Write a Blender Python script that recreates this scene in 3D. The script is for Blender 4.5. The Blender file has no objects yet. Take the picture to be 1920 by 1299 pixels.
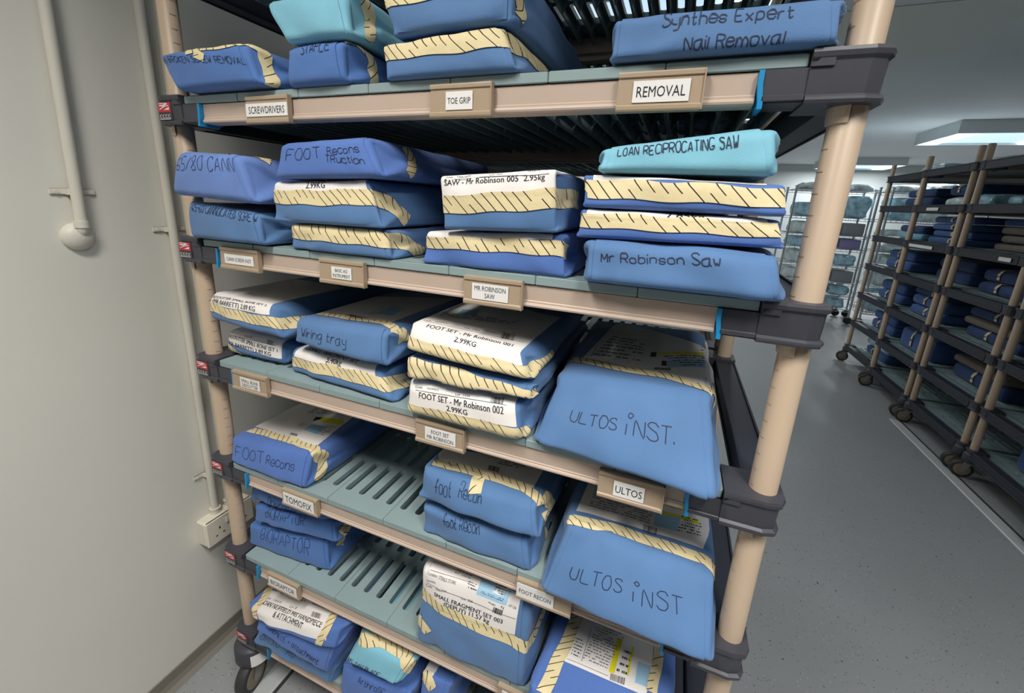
import bpy, bmesh, math, random
import numpy as np
from mathutils import Matrix, Vector
from mathutils.bvhtree import BVHTree

# ------------------------------------------------------------------ camera, light, exposure
scene = bpy.context.scene
COL = scene.collection
Z0 = 1.62                                   # height of the topmost full shelf above the floor
CAM_R = np.array([[0.926266, 0.374251, 0.044363],      # camera right / down / forward in the room
                  [0.133685, -0.216223, -0.967148],
                  [-0.352364, 0.901767, -0.250312]])
CAM_C = np.array([0.952875, -0.610450, Z0 - 0.174989])
CAM_F, CAM_X, CAM_Y = 788.662, 949.311, 581.510
cd = bpy.data.cameras.new('camera')
cam = bpy.data.objects.new('camera', cd)
COL.objects.link(cam)
scene.camera = cam
mw = Matrix.Identity(4)
for i in range(3):
    mw[i][0] = CAM_R[0][i]; mw[i][1] = -CAM_R[1][i]; mw[i][2] = -CAM_R[2][i]; mw[i][3] = CAM_C[i]
cam.matrix_world = mw
cd.sensor_fit = 'HORIZONTAL'; cd.sensor_width = 36.0
cd.lens = CAM_F / 1920 * 36.0
cd.shift_x = (960 - CAM_X) / 1920
cd.shift_y = (CAM_Y - 649.5) / 1920
cd.clip_start = 0.02; cd.clip_end = 60

scene.view_settings.view_transform = 'Standard'
scene.view_settings.look = 'None'
scene.view_settings.exposure = 0.0
scene.view_settings.gamma = 1.0
scene.view_settings.use_curve_mapping = False

world = bpy.data.worlds.new('room_fill'); scene.world = world
world.use_nodes = True
world.node_tree.nodes['Background'].inputs[0].default_value = (0.80, 0.86, 0.95, 1)
world.node_tree.nodes['Background'].inputs[1].default_value = 0.03

CEIL = Z0 + 1.0
# ceiling light boxes: (x, y of the box centre, watts); a lamp under each gives the light
LIGHTS = [(0.95, -0.85, 31.0), (2.75, -0.95, 24.0), (0.60, 2.42, 7), (4.55, 6.93, 80), (4.30, 10.9, 60), (4.65, 2.42, 16), (0.95, 4.75, 16)]  # the near-aisle box and the one before the wire racks are added fill
LIGHT_W = 1.30
light_depth = lambda y: .62 if y < 0 else 1.06
for x, y, w in LIGHTS:
    for sx in (-1, 1):                      # two lit strips in every box
        ld = bpy.data.lights.new('ceiling_lamp', 'AREA')
        ld.shape = 'RECTANGLE'; ld.size = .20; ld.size_y = light_depth(y) - .06
        ld.energy = w / 2; ld.color = (1.0, 0.965, 0.90) if (y < 0 and x < 2) else (0.92, 0.965, 1.0)
        if y < 4: ld.spread = math.radians(128)
        lo = bpy.data.objects.new('ceiling_lamp', ld); COL.objects.link(lo)
        lo.location = (x + sx * (LIGHT_W / 2 - .13), y, CEIL - .148)

# ------------------------------------------------------------------ helpers
def U(u, v, ax, val):
    """the point of the plane ax=val seen at photo pixel (u, v)"""
    d = CAM_R.T @ np.array([(u - CAM_X) / CAM_F, (v - CAM_Y) / CAM_F, 1.0])
    i = 'xyz'.index(ax)
    return CAM_C + d * (val - CAM_C[i]) / d[i]

def PR(P):
    q = (np.asarray(P, float) - CAM_C) @ CAM_R.T
    return np.stack([CAM_X + CAM_F * q[..., 0] / q[..., 2], CAM_Y + CAM_F * q[..., 1] / q[..., 2]], -1)

class MB:
    """collects shapes of ONE mesh object"""
    def __init__(s): s.v = []; s.f = []; s.m = []; s.uv = {}; s.mats = []; s.smooth = []
    def mi(s, mat):
        if mat not in s.mats: s.mats.append(mat)
        return s.mats.index(mat)
    def add(s, vs, fs, mat, uvs=None, smooth=False):
        o = len(s.v); k = s.mi(mat)
        s.v.extend([tuple(map(float, p)) for p in vs])
        for j, f in enumerate(fs):
            if uvs is not None: s.uv[len(s.f)] = [uvs[i] for i in f]
            s.f.append(tuple(i + o for i in f)); s.m.append(k); s.smooth.append(smooth)
    def box(s, a, b, mat, bev=0.0):
        x0, y0, z0 = a; x1, y1, z1 = b
        if bev <= 0:
            vs = [(x, y, z) for z in (z0, z1) for y in (y0, y1) for x in (x0, x1)]
            s.add(vs, [(0, 2, 3, 1), (4, 5, 7, 6), (0, 1, 5, 4), (2, 6, 7, 3), (0, 4, 6, 2), (1, 3, 7, 5)], mat); return
        # chamfered box: octagon in XY lofted over Z with chamfered ends
        def ring(z, k):
            c = bev
            X0, X1, Y0, Y1 = x0 + k, x1 - k, y0 + k, y1 - k
            return [(X0 + c, Y0, z), (X1 - c, Y0, z), (X1, Y0 + c, z), (X1, Y1 - c, z), (X1 - c, Y1, z), (X0 + c, Y1, z), (X0, Y1 - c, z), (X0, Y0 + c, z)]
        rings = [ring(z0, bev), ring(z0 + bev, 0), ring(z1 - bev, 0), ring(z1, bev)]
        s.loft(rings, mat)
    def loft(s, rings, mat, closed=True, caps=True, smooth=False):
        n = len(rings[0]); vs = [p for r in rings for p in r]; fs = []
        for i in range(len(rings) - 1):
            for j in range(n if closed else n - 1):
                a = i * n + j; b = i * n + (j + 1) % n
                fs.append((a, b, b + n, a + n))
        s.add(vs, fs, mat, smooth=smooth)
        if caps:
            s.add(rings[0], [tuple(reversed(range(n)))], mat); s.add(rings[-1], [tuple(range(n))], mat)
    def tube(s, pts, r, mat, n=14, caps=True, rs=None):
        pts = [Vector(p) for p in pts]; rings = []
        t0 = (pts[1] - pts[0]).normalized()
        up = Vector((0, 0, 1)) if abs(t0.z) < .9 else Vector((1, 0, 0))
        a = t0.cross(up).normalized()
        for i, p in enumerate(pts):
            t = (pts[min(i + 1, len(pts) - 1)] - pts[max(i - 1, 0)]).normalized()
            a = (a - t * a.dot(t)).normalized(); b = t.cross(a)
            rr = rs[i] if rs else r
            rings.append([tuple(p + (a * math.cos(2 * math.pi * k / n) + b * math.sin(2 * math.pi * k / n)) * rr) for k in range(n)])
        s.loft(rings, mat, caps=caps, smooth=True)
    def prism(s, poly, z0, z1, mat, smooth=False, axis='z'):
        def P(p, h):
            if axis == 'z': return (p[0], p[1], h)
            if axis == 'x': return (h, p[0], p[1])
            return (p[0], h, p[1])
        s.loft([[P(p, z0) for p in poly], [P(p, z1) for p in poly]], mat, smooth=smooth)
    def build(s, name, parent=None, loc=None, link=True):
        me = bpy.data.meshes.new(name)
        loc = np.array(loc if loc is not None else (0, 0, 0), float)
        me.from_pydata([tuple(np.array(p) - loc) for p in s.v], [], s.f)
        for m in s.mats: me.materials.append(m)
        me.polygons.foreach_set('material_index', s.m)
        me.polygons.foreach_set('use_smooth', s.smooth)
        if s.uv:
            uvl = me.uv_layers.new(name='uv')
            for fi, us in s.uv.items():
                for li, q in zip(me.polygons[fi].loop_indices, us): uvl.data[li].uv = q
        me.update()
        ob = bpy.data.objects.new(name, me)
        if link: COL.objects.link(ob)
        if parent is not None: ob.parent = parent
        else: ob.location = loc
        return ob

def empty(name, loc, label=None, cat=None, group=None):
    o = bpy.data.objects.new(name, None); COL.objects.link(o)
    o.location = loc; o.empty_display_size = .05
    return tag(o, label, cat, group)

def tag(o, label=None, cat=None, group=None, kind=None):
    if label: o['label'] = label
    if cat: o['category'] = cat
    if group: o['group'] = group
    if kind: o['kind'] = kind
    return o

def structure(name, mb):
    return tag(mb.build(name), kind='structure')

def copy_tree(o, parent=None):
    c = o.copy(); COL.objects.link(c)
    if parent is not None: c.parent = parent
    for ch in [k for k in bpy.data.objects if k.parent == o]: copy_tree(ch, c)
    return c

# ------------------------------------------------------------------ materials
def lin(c):
    return tuple(((k / 255) / 12.92 if k / 255 <= .04045 else ((k / 255 + .055) / 1.055) ** 2.4) for k in c) + (1,)

def material(name, rgb, rough=.6, metal=0.0, spec=.5, bump=None, mottle=None, emit=None, sheen=0):
    m = bpy.data.materials.new(name); m.use_nodes = True
    nt = m.node_tree; b = nt.nodes['Principled BSDF']
    b.inputs['Base Color'].default_value = lin(rgb)
    b.inputs['Roughness'].default_value = rough; b.inputs['Metallic'].default_value = metal
    b.inputs['Specular IOR Level'].default_value = spec
    if sheen: b.inputs['Sheen Weight'].default_value = sheen
    tc = nt.nodes.new('ShaderNodeTexCoord')
    if mottle:
        sc, amt = mottle
        n = nt.nodes.new('ShaderNodeTexNoise'); n.inputs['Scale'].default_value = sc; n.inputs['Detail'].default_value = 4
        nt.links.new(tc.outputs['Object'], n.inputs['Vector'])
        r = nt.nodes.new('ShaderNodeMapRange'); r.inputs[1].default_value = .3; r.inputs[2].default_value = .7
        r.inputs[3].default_value = 1 - amt; r.inputs[4].default_value = 1 + amt
        nt.links.new(n.outputs[0], r.inputs[0])
        mx = nt.nodes.new('ShaderNodeVectorMath'); mx.operation = 'SCALE'
        mx.inputs[0].default_value = lin(rgb)[:3]; nt.links.new(r.outputs[0], mx.inputs['Scale'])
        nt.links.new(mx.outputs[0], b.inputs['Base Color'])
    if bump:
        sc, st, dist = bump
        n = nt.nodes.new('ShaderNodeTexNoise'); n.inputs['Scale'].default_value = sc; n.inputs['Detail'].default_value = 3
        nt.links.new(tc.outputs['Object'], n.inputs['Vector'])
        bp = nt.nodes.new('ShaderNodeBump'); bp.inputs['Strength'].default_value = st; bp.inputs['Distance'].default_value = dist
        nt.links.new(n.outputs[0], bp.inputs['Height']); nt.links.new(bp.outputs[0], b.inputs['Normal'])
    if emit:
        b.inputs['Emission Color'].default_value = lin(rgb); b.inputs['Emission Strength'].default_value = emit
    return m

def fabric(name, rgb):
    """non-woven wrap: fine dimple grid and faint mottling"""
    m = material(name, rgb, rough=.72, spec=.25, mottle=(9, .07), sheen=.15)
    nt = m.node_tree; b = nt.nodes['Principled BSDF']
    tc = [n for n in nt.nodes if n.type == 'TEX_COORD'][0]
    v = nt.nodes.new('ShaderNodeTexVoronoi'); v.inputs['Scale'].default_value = 620
    n = nt.nodes.new('ShaderNodeTexNoise'); n.noise_type = 'RIDGED_MULTIFRACTAL'; n.inputs['Scale'].default_value = 6.5; n.inputs['Detail'].default_value = 4; n.inputs['Distortion'].default_value = .6
    nt.links.new(tc.outputs['Object'], v.inputs['Vector']); nt.links.new(tc.outputs['Object'], n.inputs['Vector'])
    b1 = nt.nodes.new('ShaderNodeBump'); b1.inputs['Strength'].default_value = .25; b1.inputs['Distance'].default_value = .0006
    b2 = nt.nodes.new('ShaderNodeBump'); b2.inputs['Strength'].default_value = .55; b2.inputs['Distance'].default_value = .010
    nt.links.new(v.outputs['Distance'], b1.inputs['Height']); nt.links.new(n.outputs[0], b2.inputs['Height'])
    nt.links.new(b2.outputs[0], b1.inputs['Normal']); nt.links.new(b1.outputs[0], b.inputs['Normal'])
    return m

def tape_material():
    m = material('autoclave_tape', (232, 214, 164), rough=.65, spec=.3)
    nt = m.node_tree; b = nt.nodes['Principled BSDF']; L = nt.links.new
    uv = nt.nodes.new('ShaderNodeUVMap'); uv.uv_map = 'uv'
    sp = nt.nodes.new('ShaderNodeSeparateXYZ'); L(uv.outputs[0], sp.inputs[0])
    def M(op, a, b_=None, c=None):
        n = nt.nodes.new('ShaderNodeMath'); n.operation = op
        for i, k in enumerate((a, b_, c)):
            if k is None: continue
            if isinstance(k, (int, float)): n.inputs[i].default_value = k
            else: L(k, n.inputs[i])
        return n.outputs[0]
    u, v = sp.outputs[0], sp.outputs[1]
    fr = M('FRACT', u); fl = M('FLOOR', u)
    line = M('LESS_THAN', M('ABSOLUTE', M('SUBTRACT', fr, .5)), .062)
    wn = nt.nodes.new('ShaderNodeTexWhiteNoise'); wn.noise_dimensions = '1D'; L(fl, wn.inputs['W'])
    r = wn.outputs['Value']
    lo = M('MULTIPLY', M('LESS_THAN', r, .3), .45)                  # some marks start half way
    hi = M('SUBTRACT', 1.0, M('MULTIPLY', M('GREATER_THAN', r, .72), .5))
    inr = M('MULTIPLY', M('GREATER_THAN', v, lo), M('LESS_THAN', v, hi))
    mask = M('MULTIPLY', line, inr)
    n = nt.nodes.new('ShaderNodeTexNoise'); n.inputs['Scale'].default_value = 3.0; L(uv.outputs[0], n.inputs['Vector'])
    base = nt.nodes.new('ShaderNodeMix'); base.data_type = 'RGBA'
    base.inputs[6].default_value = lin((214, 196, 150)); base.inputs[7].default_value = lin((230, 214, 172)); L(n.outputs[0], base.inputs[0])
    mx = nt.nodes.new('ShaderNodeMix'); mx.data_type = 'RGBA'; L(mask, mx.inputs[0]); L(base.outputs[2], mx.inputs[6])
    mx.inputs[7].default_value = lin((42, 32, 26)); L(mx.outputs[2], b.inputs['Base Color'])
    return m

def floor_material():
    m = material('grey_speckled_vinyl', (128, 130, 131), rough=.42, spec=.45)
    nt = m.node_tree; b = nt.nodes['Principled BSDF']; L = nt.links.new
    tc = [n for n in nt.nodes if n.type == 'TEX_COORD'][0]
    col = None
    def chips(scale, thr, rgb, prev, seed):
        mp = nt.nodes.new('ShaderNodeMapping'); mp.inputs['Location'].default_value = (seed, seed * 1.7, 0); L(tc.outputs['Object'], mp.inputs[0])
        v = nt.nodes.new('ShaderNodeTexVoronoi'); v.inputs['Scale'].default_value = scale; L(mp.outputs[0], v.inputs['Vector'])
        wn = nt.nodes.new('ShaderNodeSeparateColor'); L(v.outputs['Color'], wn.inputs[0])
        a = nt.nodes.new('ShaderNodeMath'); a.operation = 'LESS_THAN'; L(v.outputs['Distance'], a.inputs[0]); a.inputs[1].default_value = .22
        c = nt.nodes.new('ShaderNodeMath'); c.operation = 'LESS_THAN'; L(wn.outputs[0], c.inputs[0]); c.inputs[1].default_value = thr
        d = nt.nodes.new('ShaderNodeMath'); d.operation = 'MULTIPLY'; L(a.outputs[0], d.inputs[0]); L(c.outputs[0], d.inputs[1])
        mx = nt.nodes.new('ShaderNodeMix'); mx.data_type = 'RGBA'; L(d.outputs[0], mx.inputs[0])
        L(prev, mx.inputs[6]); mx.inputs[7].default_value = lin(rgb); return mx.outputs[2]
    n = nt.nodes.new('ShaderNodeTexNoise'); n.inputs['Scale'].default_value = 1.3; n.inputs['Detail'].default_value = 5; L(tc.outputs['Object'], n.inputs['Vector'])
    base = nt.nodes.new('ShaderNodeMix'); base.data_type = 'RGBA'; L(n.outputs[0], base.inputs[0])
    base.inputs[6].default_value = lin((138, 140, 140)); base.inputs[7].default_value = lin((156, 158, 159))
    c = chips(120, .22, (92, 92, 90), base.outputs[2], 0); c = chips(90, .12, (170, 172, 172), c, 7); c = chips(70, .03, (78, 74, 70), c, 13)
    L(c, b.inputs['Base Color'])
    rr = nt.nodes.new('ShaderNodeMapRange'); rr.inputs[3].default_value = .34; rr.inputs[4].default_value = .55; L(n.outputs[0], rr.inputs[0]); L(rr.outputs[0], b.inputs['Roughness'])
    return m

M = dict(
    wall=material('warm_white_wall_paint', (226, 223, 213), rough=.7, bump=(60, .15, .002), mottle=(2, .02)),
    backwall=material('pale_grey_wall_paint', (196, 202, 200), rough=.7, mottle=(2, .02)),
    farwall=material('low_bounce_dark_wall', (92, 96, 104), rough=.8),  # unseen wall behind the camera, darkened to cut bounce light
    ceiling=material('ceiling_paint', (222, 225, 228), rough=.8, mottle=(1.5, .02)),
    hatch=material('ceiling_panel_paint', (220, 224, 219), rough=.8),
    floor=floor_material(),
    skirt=material('grey_coved_skirting', (128, 122, 112), rough=.5),
    post=material('taupe_post', (194, 171, 147), rough=.42, mottle=(14, .02)),
    groove=material('taupe_groove_shade', (160, 138, 116), rough=.5),
    beam=material('taupe_beam', (193, 172, 156), rough=.45, mottle=(12, .02)),
    holder=material('brown_label_holder', (171, 150, 126), rough=.4),
    bracket=material('charcoal_bracket', (62, 62, 70), rough=.45, mottle=(30, .04)),
    darkbeam=material('dark_side_beam', (44, 47, 58), rough=.5),
    mat=material('sage_grid_mat', (142, 161, 162), rough=.45, mottle=(20, .03)),
    blue=material('blue_wedge', (28, 140, 196), rough=.4),
    red=material('red_badge', (196, 40, 58), rough=.4),
    badge=material('badge_dark', (54, 54, 60), rough=.35),
    white=material('white_print', (235, 233, 230), rough=.6),
    card=material('white_card', (236, 233, 230), rough=.6),
    ink=material('black_ink', (34, 33, 36), rough=.7),
    pen=material('marker_ink', (30, 39, 68), rough=.7),
    fine=material('grey_fine_print', (120, 118, 118), rough=.7),
    paper=material('label_paper', (232, 226, 222), rough=.75, bump=(30, .2, .004), mottle=(12, .03)),
    yellow=material('highlighter_yellow', (226, 214, 20), rough=.7),
    paleblue=material('pale_blue_print', (158, 196, 222), rough=.7),
    tape=tape_material(),
    steel=fabric('wrap_steel_blue', (88, 124, 170)),
    mid=fabric('wrap_mid_blue', (80, 117, 178)),
    royal=fabric('wrap_royal_blue', (84, 116, 182)),
    peri=fabric('wrap_periwinkle', (104, 134, 196)),
    teal=fabric('wrap_pale_teal', (128, 188, 208)),
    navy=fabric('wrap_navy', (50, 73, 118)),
    mid_shaded=fabric('wrap_mid_blue_shaded', (66, 97, 152)),  # mid blue darkened: dimness of the aisle racks put into the colour
    grey=material('grey_cloth', (120, 112, 104), rough=.85, mottle=(25, .12)),
    rubber=material('dark_rubber', (52, 52, 52), rough=.6),
    tyre=material('brown_tyre', (134, 122, 104), rough=.6, mottle=(40, .1)),
    chrome=material('chrome_wire', (196, 200, 204), rough=.25, metal=.9),
    zinc=material('zinc_fork', (160, 156, 148), rough=.35, metal=.8),
    alu=material('aluminium_track', (196, 198, 198), rough=.45, metal=.15),
    pipe=material('cream_conduit', (222, 217, 203), rough=.45),
    socket=material('socket_plastic', (230, 222, 204), rough=.4),
    slot=material('socket_slot', (40, 34, 30), rough=.6),
    lightbox=material('light_box_white', (206, 212, 214), rough=.6),
    tube=material('lit_tube', (255, 252, 246), emit=2.0),
    diffuser=material('lit_reflector', (196, 222, 242), emit=.95),
    bag=material('clear_pouch', (222, 238, 238), rough=.25, spec=.7, mottle=(14, .35), bump=(26, .8, .02)),
    bag2=material('blue_clear_pouch', (176, 220, 236), rough=.25, spec=.7, mottle=(16, .4), bump=(22, .8, .02)),
    lilac=material('lilac_bin', (150, 146, 190), rough=.5),
    bin=material('grey_bin', (150, 156, 160), rough=.5),
)

# ------------------------------------------------------------------ the room
XW = -0.268
b = MB(); b.box((-3, -4, -.06), (9, 12.6, 0), M['floor']); structure('floor', b)
b = MB(); b.box((-3, -4, CEIL), (9, 12.6, CEIL + .08), M['ceiling'])
structure('ceiling', b)
b = MB(); b.box((XW - .1, -4, 0), (XW, 12.6, CEIL), M['wall']); structure('wall_left', b)
b = MB(); b.box((XW, 11.9, 0), (9, 12.0, CEIL), M['backwall']); structure('wall_back', b)
b = MB(); b.box((8.9, -4, 0), (9, 12.6, CEIL), M['backwall']); structure('wall_right', b)
b = MB(); b.box((XW, -4.1, 0), (9, -4, CEIL), M['farwall']); structure('wall_behind', b)
b = MB()
b.loft([[(XW + .0005, y, .0005), (XW + .03, y, .0005), (XW + .012, y, .006), (XW + .006, y, .02), (XW + .005, y, .05), (XW + .0005, y, .05)] for y in (-4, 11.9)], M['skirt'])
structure('baseboard_left', b)
# ceiling access panel: a thin flush panel with a shadow gap
b = MB(); b.box((1.55, 2.76, CEIL - .006), (2.64, 3.76, CEIL - .0005), M['hatch'], .002)
tag(b.build('trim_1'), kind='structure')

def light_box(x, y):
    b = MB(); w, d = LIGHT_W / 2, light_depth(y) / 2; z1 = CEIL - .001; z0 = CEIL - .15
    lab = ('white surface light box above the far racks with lit strips' if y > 5 and x > 4 else
           'white ceiling light box seen through the top shelf slots' if (x < 1 and 1 < y < 4) else
           'distant white ceiling light box before the back wall' if y > 9 else
           'white ceiling light box added unseen to brighten the wire racks' if (x < 2 and y > 4) else
           ('white ceiling light box in front of the shelving' if x < 2 else 'white ceiling light box added unseen to brighten the aisle') if y < 0 else
           'white ceiling light box over the right hand racks' if x > 4 else
           'white ceiling light box beyond the shelving by the left wall')
    e = empty('ceiling_light', (x, y, z1), lab, 'ceiling light', 'ceiling light boxes')
    for (a, c) in (((-w, -d), (w, -d + .015)), ((-w, d - .015), (w, d)), ((-w, -d + .015), (-w + .015, d - .015)), ((w - .015, -d + .015), (w, d - .015))):
        b.box((x + a[0], y + a[1], z0), (x + c[0], y + c[1], z1), M['lightbox'])
    b.build('housing', e, (x, y, z1))
    b = MB(); b.box((x - w + .016, y - d + .016, z0 + .03), (x + w - .016, y + d - .016, z0 + .036), M['diffuser']); b.build('reflector', e, (x, y, z1))
    for s in (-1, 1):
        xc = x + s * (w - .13)
        b = MB(); b.box((xc - .10, y - d + .02, z0 + .004), (xc + .10, y + d - .02, z0 + .028), M['tube'], .006); b.build('tube_panel', e, (x, y, z1))
for x, y, w in LIGHTS: light_box(x, y)

# ------------------------------------------------------------------ shelving
TIERS = [Z0 + k for k in (0.272, 0.0, -.2832, -.5644, -.8373, -1.1168, -1.397)]   # top, then A .. F
T = dict(zip('GABCDEF', TIERS))
MATW = .152; NM = 7; SL, SR = 0.0, MATW * NM
PX = (-.055, 1.118); PY = (.027, .645)                # post centres
DEPTH = .672

def mat_mesh():
    """one open grid mat: slotted deck, front and back lip, ribs below"""
    b = MB(); g = .0004
    xs = sorted(set([g, MATW - g] + [round(k, 5) for i in range(4) for k in (.019 + .038 * i - .0078, .019 + .038 * i + .0078)]))
    rows = [(.041, .157), (.176, .292), (.311, .427), (.446, .562)]
    ys = [0.0, .041, .157, .176, .292, .311, .427, .446, .562, .668]
    hole = lambda i, j: (i % 2 == 1) and (j % 2 == 1) and 0 < j < len(ys) - 2
    nx, ny = len(xs) - 1, len(ys) - 1
    th = .005
    for i in range(nx):
        for j in range(ny):
            if hole(i, j):
                x0, x1, y0, y1 = xs[i], xs[i + 1], ys[j], ys[j + 1]; zb = -.012; r = .004
                # rounded slot: corner fillets + inner walls
                pts = [(x0 + r, y0), (x1 - r, y0), (x1, y0 + r), (x1, y1 - r), (x1 - r, y1), (x0 + r, y1), (x0, y1 - r), (x0, y0 + r)]
                cs = [(x0, y0, 7, 0), (x1, y0, 1, 2), (x1, y1, 3, 4), (x0, y1, 5, 6)]
                for cx, cy, p, q in cs:
                    b.add([(cx, cy, 0), (*pts[p], 0), (*pts[q], 0)], [(0, 2, 1)], M['mat'])
                    b.add([(cx, cy, -th), (*pts[p], -th), (*pts[q], -th)], [(0, 1, 2)], M['mat'])
                b.loft([[(*p, zb) for p in pts], [(*p, 0) for p in pts]], M['mat'], caps=False)
            else:
                x0, x1, y0, y1 = xs[i], xs[i + 1], ys[j], ys[j + 1]
                b.add([(x0, y0, 0), (x1, y0, 0), (x1, y1, 0), (x0, y1, 0)], [(0, 1, 2, 3)], M['mat'])
                b.add([(x0, y0, -th), (x1, y0, -th), (x1, y1, -th), (x0, y1, -th)], [(3, 2, 1, 0)], M['mat'])
    # lips
    b.box((g, -.0005, -.0148), (MATW - g, .004, -.0004), M['mat'], .0012)
    b.box((g, .664, -.0148), (MATW - g, .668, -.0004), M['mat'])
    # ribs: deep, along the depth, with small gussets, plus cross ribs between slot rows
    for i in range(5):
        x = max(.0018, min(MATW - .0018, .038 * i))
        b.box((x - .0015, .03, -.034), (x + .0015, .64, -.005), M['mat'])
    for y in (.036, .1665, .3015, .4365, .567):
        n = 8
        for i in range(4):
            xa, xb = .038 * i + .002, .038 * (i + 1) - .002
            lo = []
            for k in range(n + 1):
                t = k / n; lo.append((xa + (xb - xa) * t, -.033 + .021 * math.sin(math.pi * t) ** .7))
            poly = lo + [(xb, -.005), (xa, -.005)]
            b.prism(poly, y - .0013, y + .0013, M['mat'], axis='y')
    return b

def bracket_mesh(left, front):
    """corner casting: flared collar round the post, arm along the beam; modelled for the front, mirrored for the back"""
    b = MB(); m = M['bracket']
    sx = -1 if left else 1
    px = PX[0] if left else PX[1]
    py = PY[0]
    xi = .044 if left else 1.0215                      # inner end of the arm (beam starts here)
    xm = SL - .004 if left else SR + .001              # end of the mats
    xo = px + sx * .0215                                # outer face of the collar
    fy = -.004
    Y = (lambda y: y) if front else (lambda y: DEPTH - y)
    def R(z, k, ):
        # outline of the collar in plan (rounded outer corners)
        c = .020
        xa = xm if left else xm
        o = [(xa, fy - k), (xo - sx * c + sx * k * .3, fy - k), (xo + sx * k - sx * c * .3, fy - k + c * .3), (xo + sx * k, fy - k + c), (xo + sx * k, .056), (xo + sx * k - sx * .01, .066), (xa, .066)]
        o = [(x, Y(y), z) for x, y in o]
        return o if ((not left) == front) else o[::-1]
    tp = .002
    b.loft([R(-.0535, .0000), R(-.0535, .003), R(-.0500, .0042), R(-.0470, .0038), R(-.0440, .0000), R(-.010, .0014), R(-.0070, .0044), R(-.002, .0052), R(tp, .004)], m)
    # arm beside / below the mats
    a0, a1 = sorted((xm, xi))
    o = [(a0, Y(fy + .001)), (a1, Y(fy + .001)), (a1, Y(.045)), (a0, Y(.045))]
    if not front: o = o[::-1]
    b.loft([[(x, y, -.0515) for x, y in o], [(x, y, -.047) for x, y in o], [(x, y, -.0158) for x, y in o]], m)
    # sloping shoulder that rises from the arm to the rim
    s0 = xm; s1 = xm + sx * .022
    prof = [(s0, -.0158), (s1, -.0158), (s1, -.001), (s0 + sx * .010, -.0065)]
    if left: prof = prof[::-1]
    ya, yb = sorted((Y(fy - .0035), Y(fy + .002)))
    b.prism(prof, ya, yb, m, axis='y')
    # lower ridge line along the arm
    ya, yb = sorted((Y(fy - .0015), Y(fy + .003)))
    b.box((a0, ya, -.0500), (a1, yb, -.0430), m, .001)
    return b

def badge_mesh():
    """small red and white maker's badge on the left front corner"""
    b = MB(); y = -.0062
    x0, x1 = PX[0] - .020, PX[0] + .022
    b.box((x0, y, -.045), (x1, y + .004, -.009), M['badge'], .001)
    b.box((x0 + .002, y - .0006, -.0290), (x1 - .002, y + .001, -.011), M['red'])
    w = M['white']
    def poly(pts, yy=y - .0010): b.add([(x0 + .002 + p[0], yy, -.029 + p[1]) for p in pts], [tuple(range(len(pts)))], w)
    poly([(.004, .011), (.018, .011), (.030, .015), (.030, .0165), (.016, .0135), (.004, .0135)])
    poly([(.004, .0045), (.020, .0095), (.033, .0115), (.033, .0130), (.018, .0110), (.004, .0060)])
    poly([(.016, .004), (.034, .004), (.034, .0095), (.029, .0075)])
    for k in range(7): poly([(.003 + k * .0048, .0150), (.0062 + k * .0048, .0150), (.0062 + k * .0048, .0172), (.003 + k * .0048, .0172)]) if k < 5 else None
    for k in range(4):
        xa = .003 + k * .0088
        poly([(xa, -.0110), (xa + .0062, -.0110), (xa + .0062, -.0100), (xa, -.0100)]); poly([(xa, -.0060), (xa + .0062, -.0060), (xa + .0062, -.0050), (xa, -.0050)])
        poly([(xa, -.011), (xa + .0012, -.011), (xa + .0012, -.005), (xa, -.005)])
    poly([(.002, -.0140), (.036, -.0140), (.036, -.0128), (.002, -.0128)])
    return b

def beam_mesh(front):
    b = MB(); m = M['beam']
    Y = (lambda y: y) if front else (lambda y: DEPTH - y)
    prof = [(.003, -.0162), (.003, -.040), (.0018, -.0415), (.0018, -.0440), (.0005, -.0450), (-.0008, -.0475), (-.0002, -.0500), (.004, -.0515), (.030, -.0515), (.030, -.0162)]
    if not front: prof = prof[::-1]
    r = [[(x, Y(y), z) for y, z in prof] for x in (.0497, 1.0158)]
    b.loft(r, m)
    return b

def side_beam_mesh(left):
    b = MB(); m = M['darkbeam']
    x = PX[0] if left else PX[1]
    b.loft([[(x - .020, y, -.050), (x + .020, y, -.050), (x + .020, y, -.004), (x - .020, y, -.004)] for y in (.0665, DEPTH - .0665)], m)
    for s in (-1, 1):
        for z in (-.053, -.008): b.box((x + s * .0215 - .0022, .0665, z), (x + s * .0215 + .0022, DEPTH - .0665, z + .008), m, .001)
    return b

def wedge_mesh(left, front):
    b = MB(); Y = (lambda y: y) if front else (lambda y: DEPTH - y)
    x0, x1 = (.0442, .0495) if left else (1.0160, 1.0214)
    ya, yb = sorted((Y(-.0055), Y(.035)))
    s = .003 if left else -.003
    b.loft([[(x0 + k, ya, z), (x1 + k, ya, z), (x1 + k, yb, z), (x0 + k, yb, z)] for z, k in ((-.0575, -s), (-.052, -s), (-.030, 0), (-.0160, 0))], M['blue'])
    return b

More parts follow.
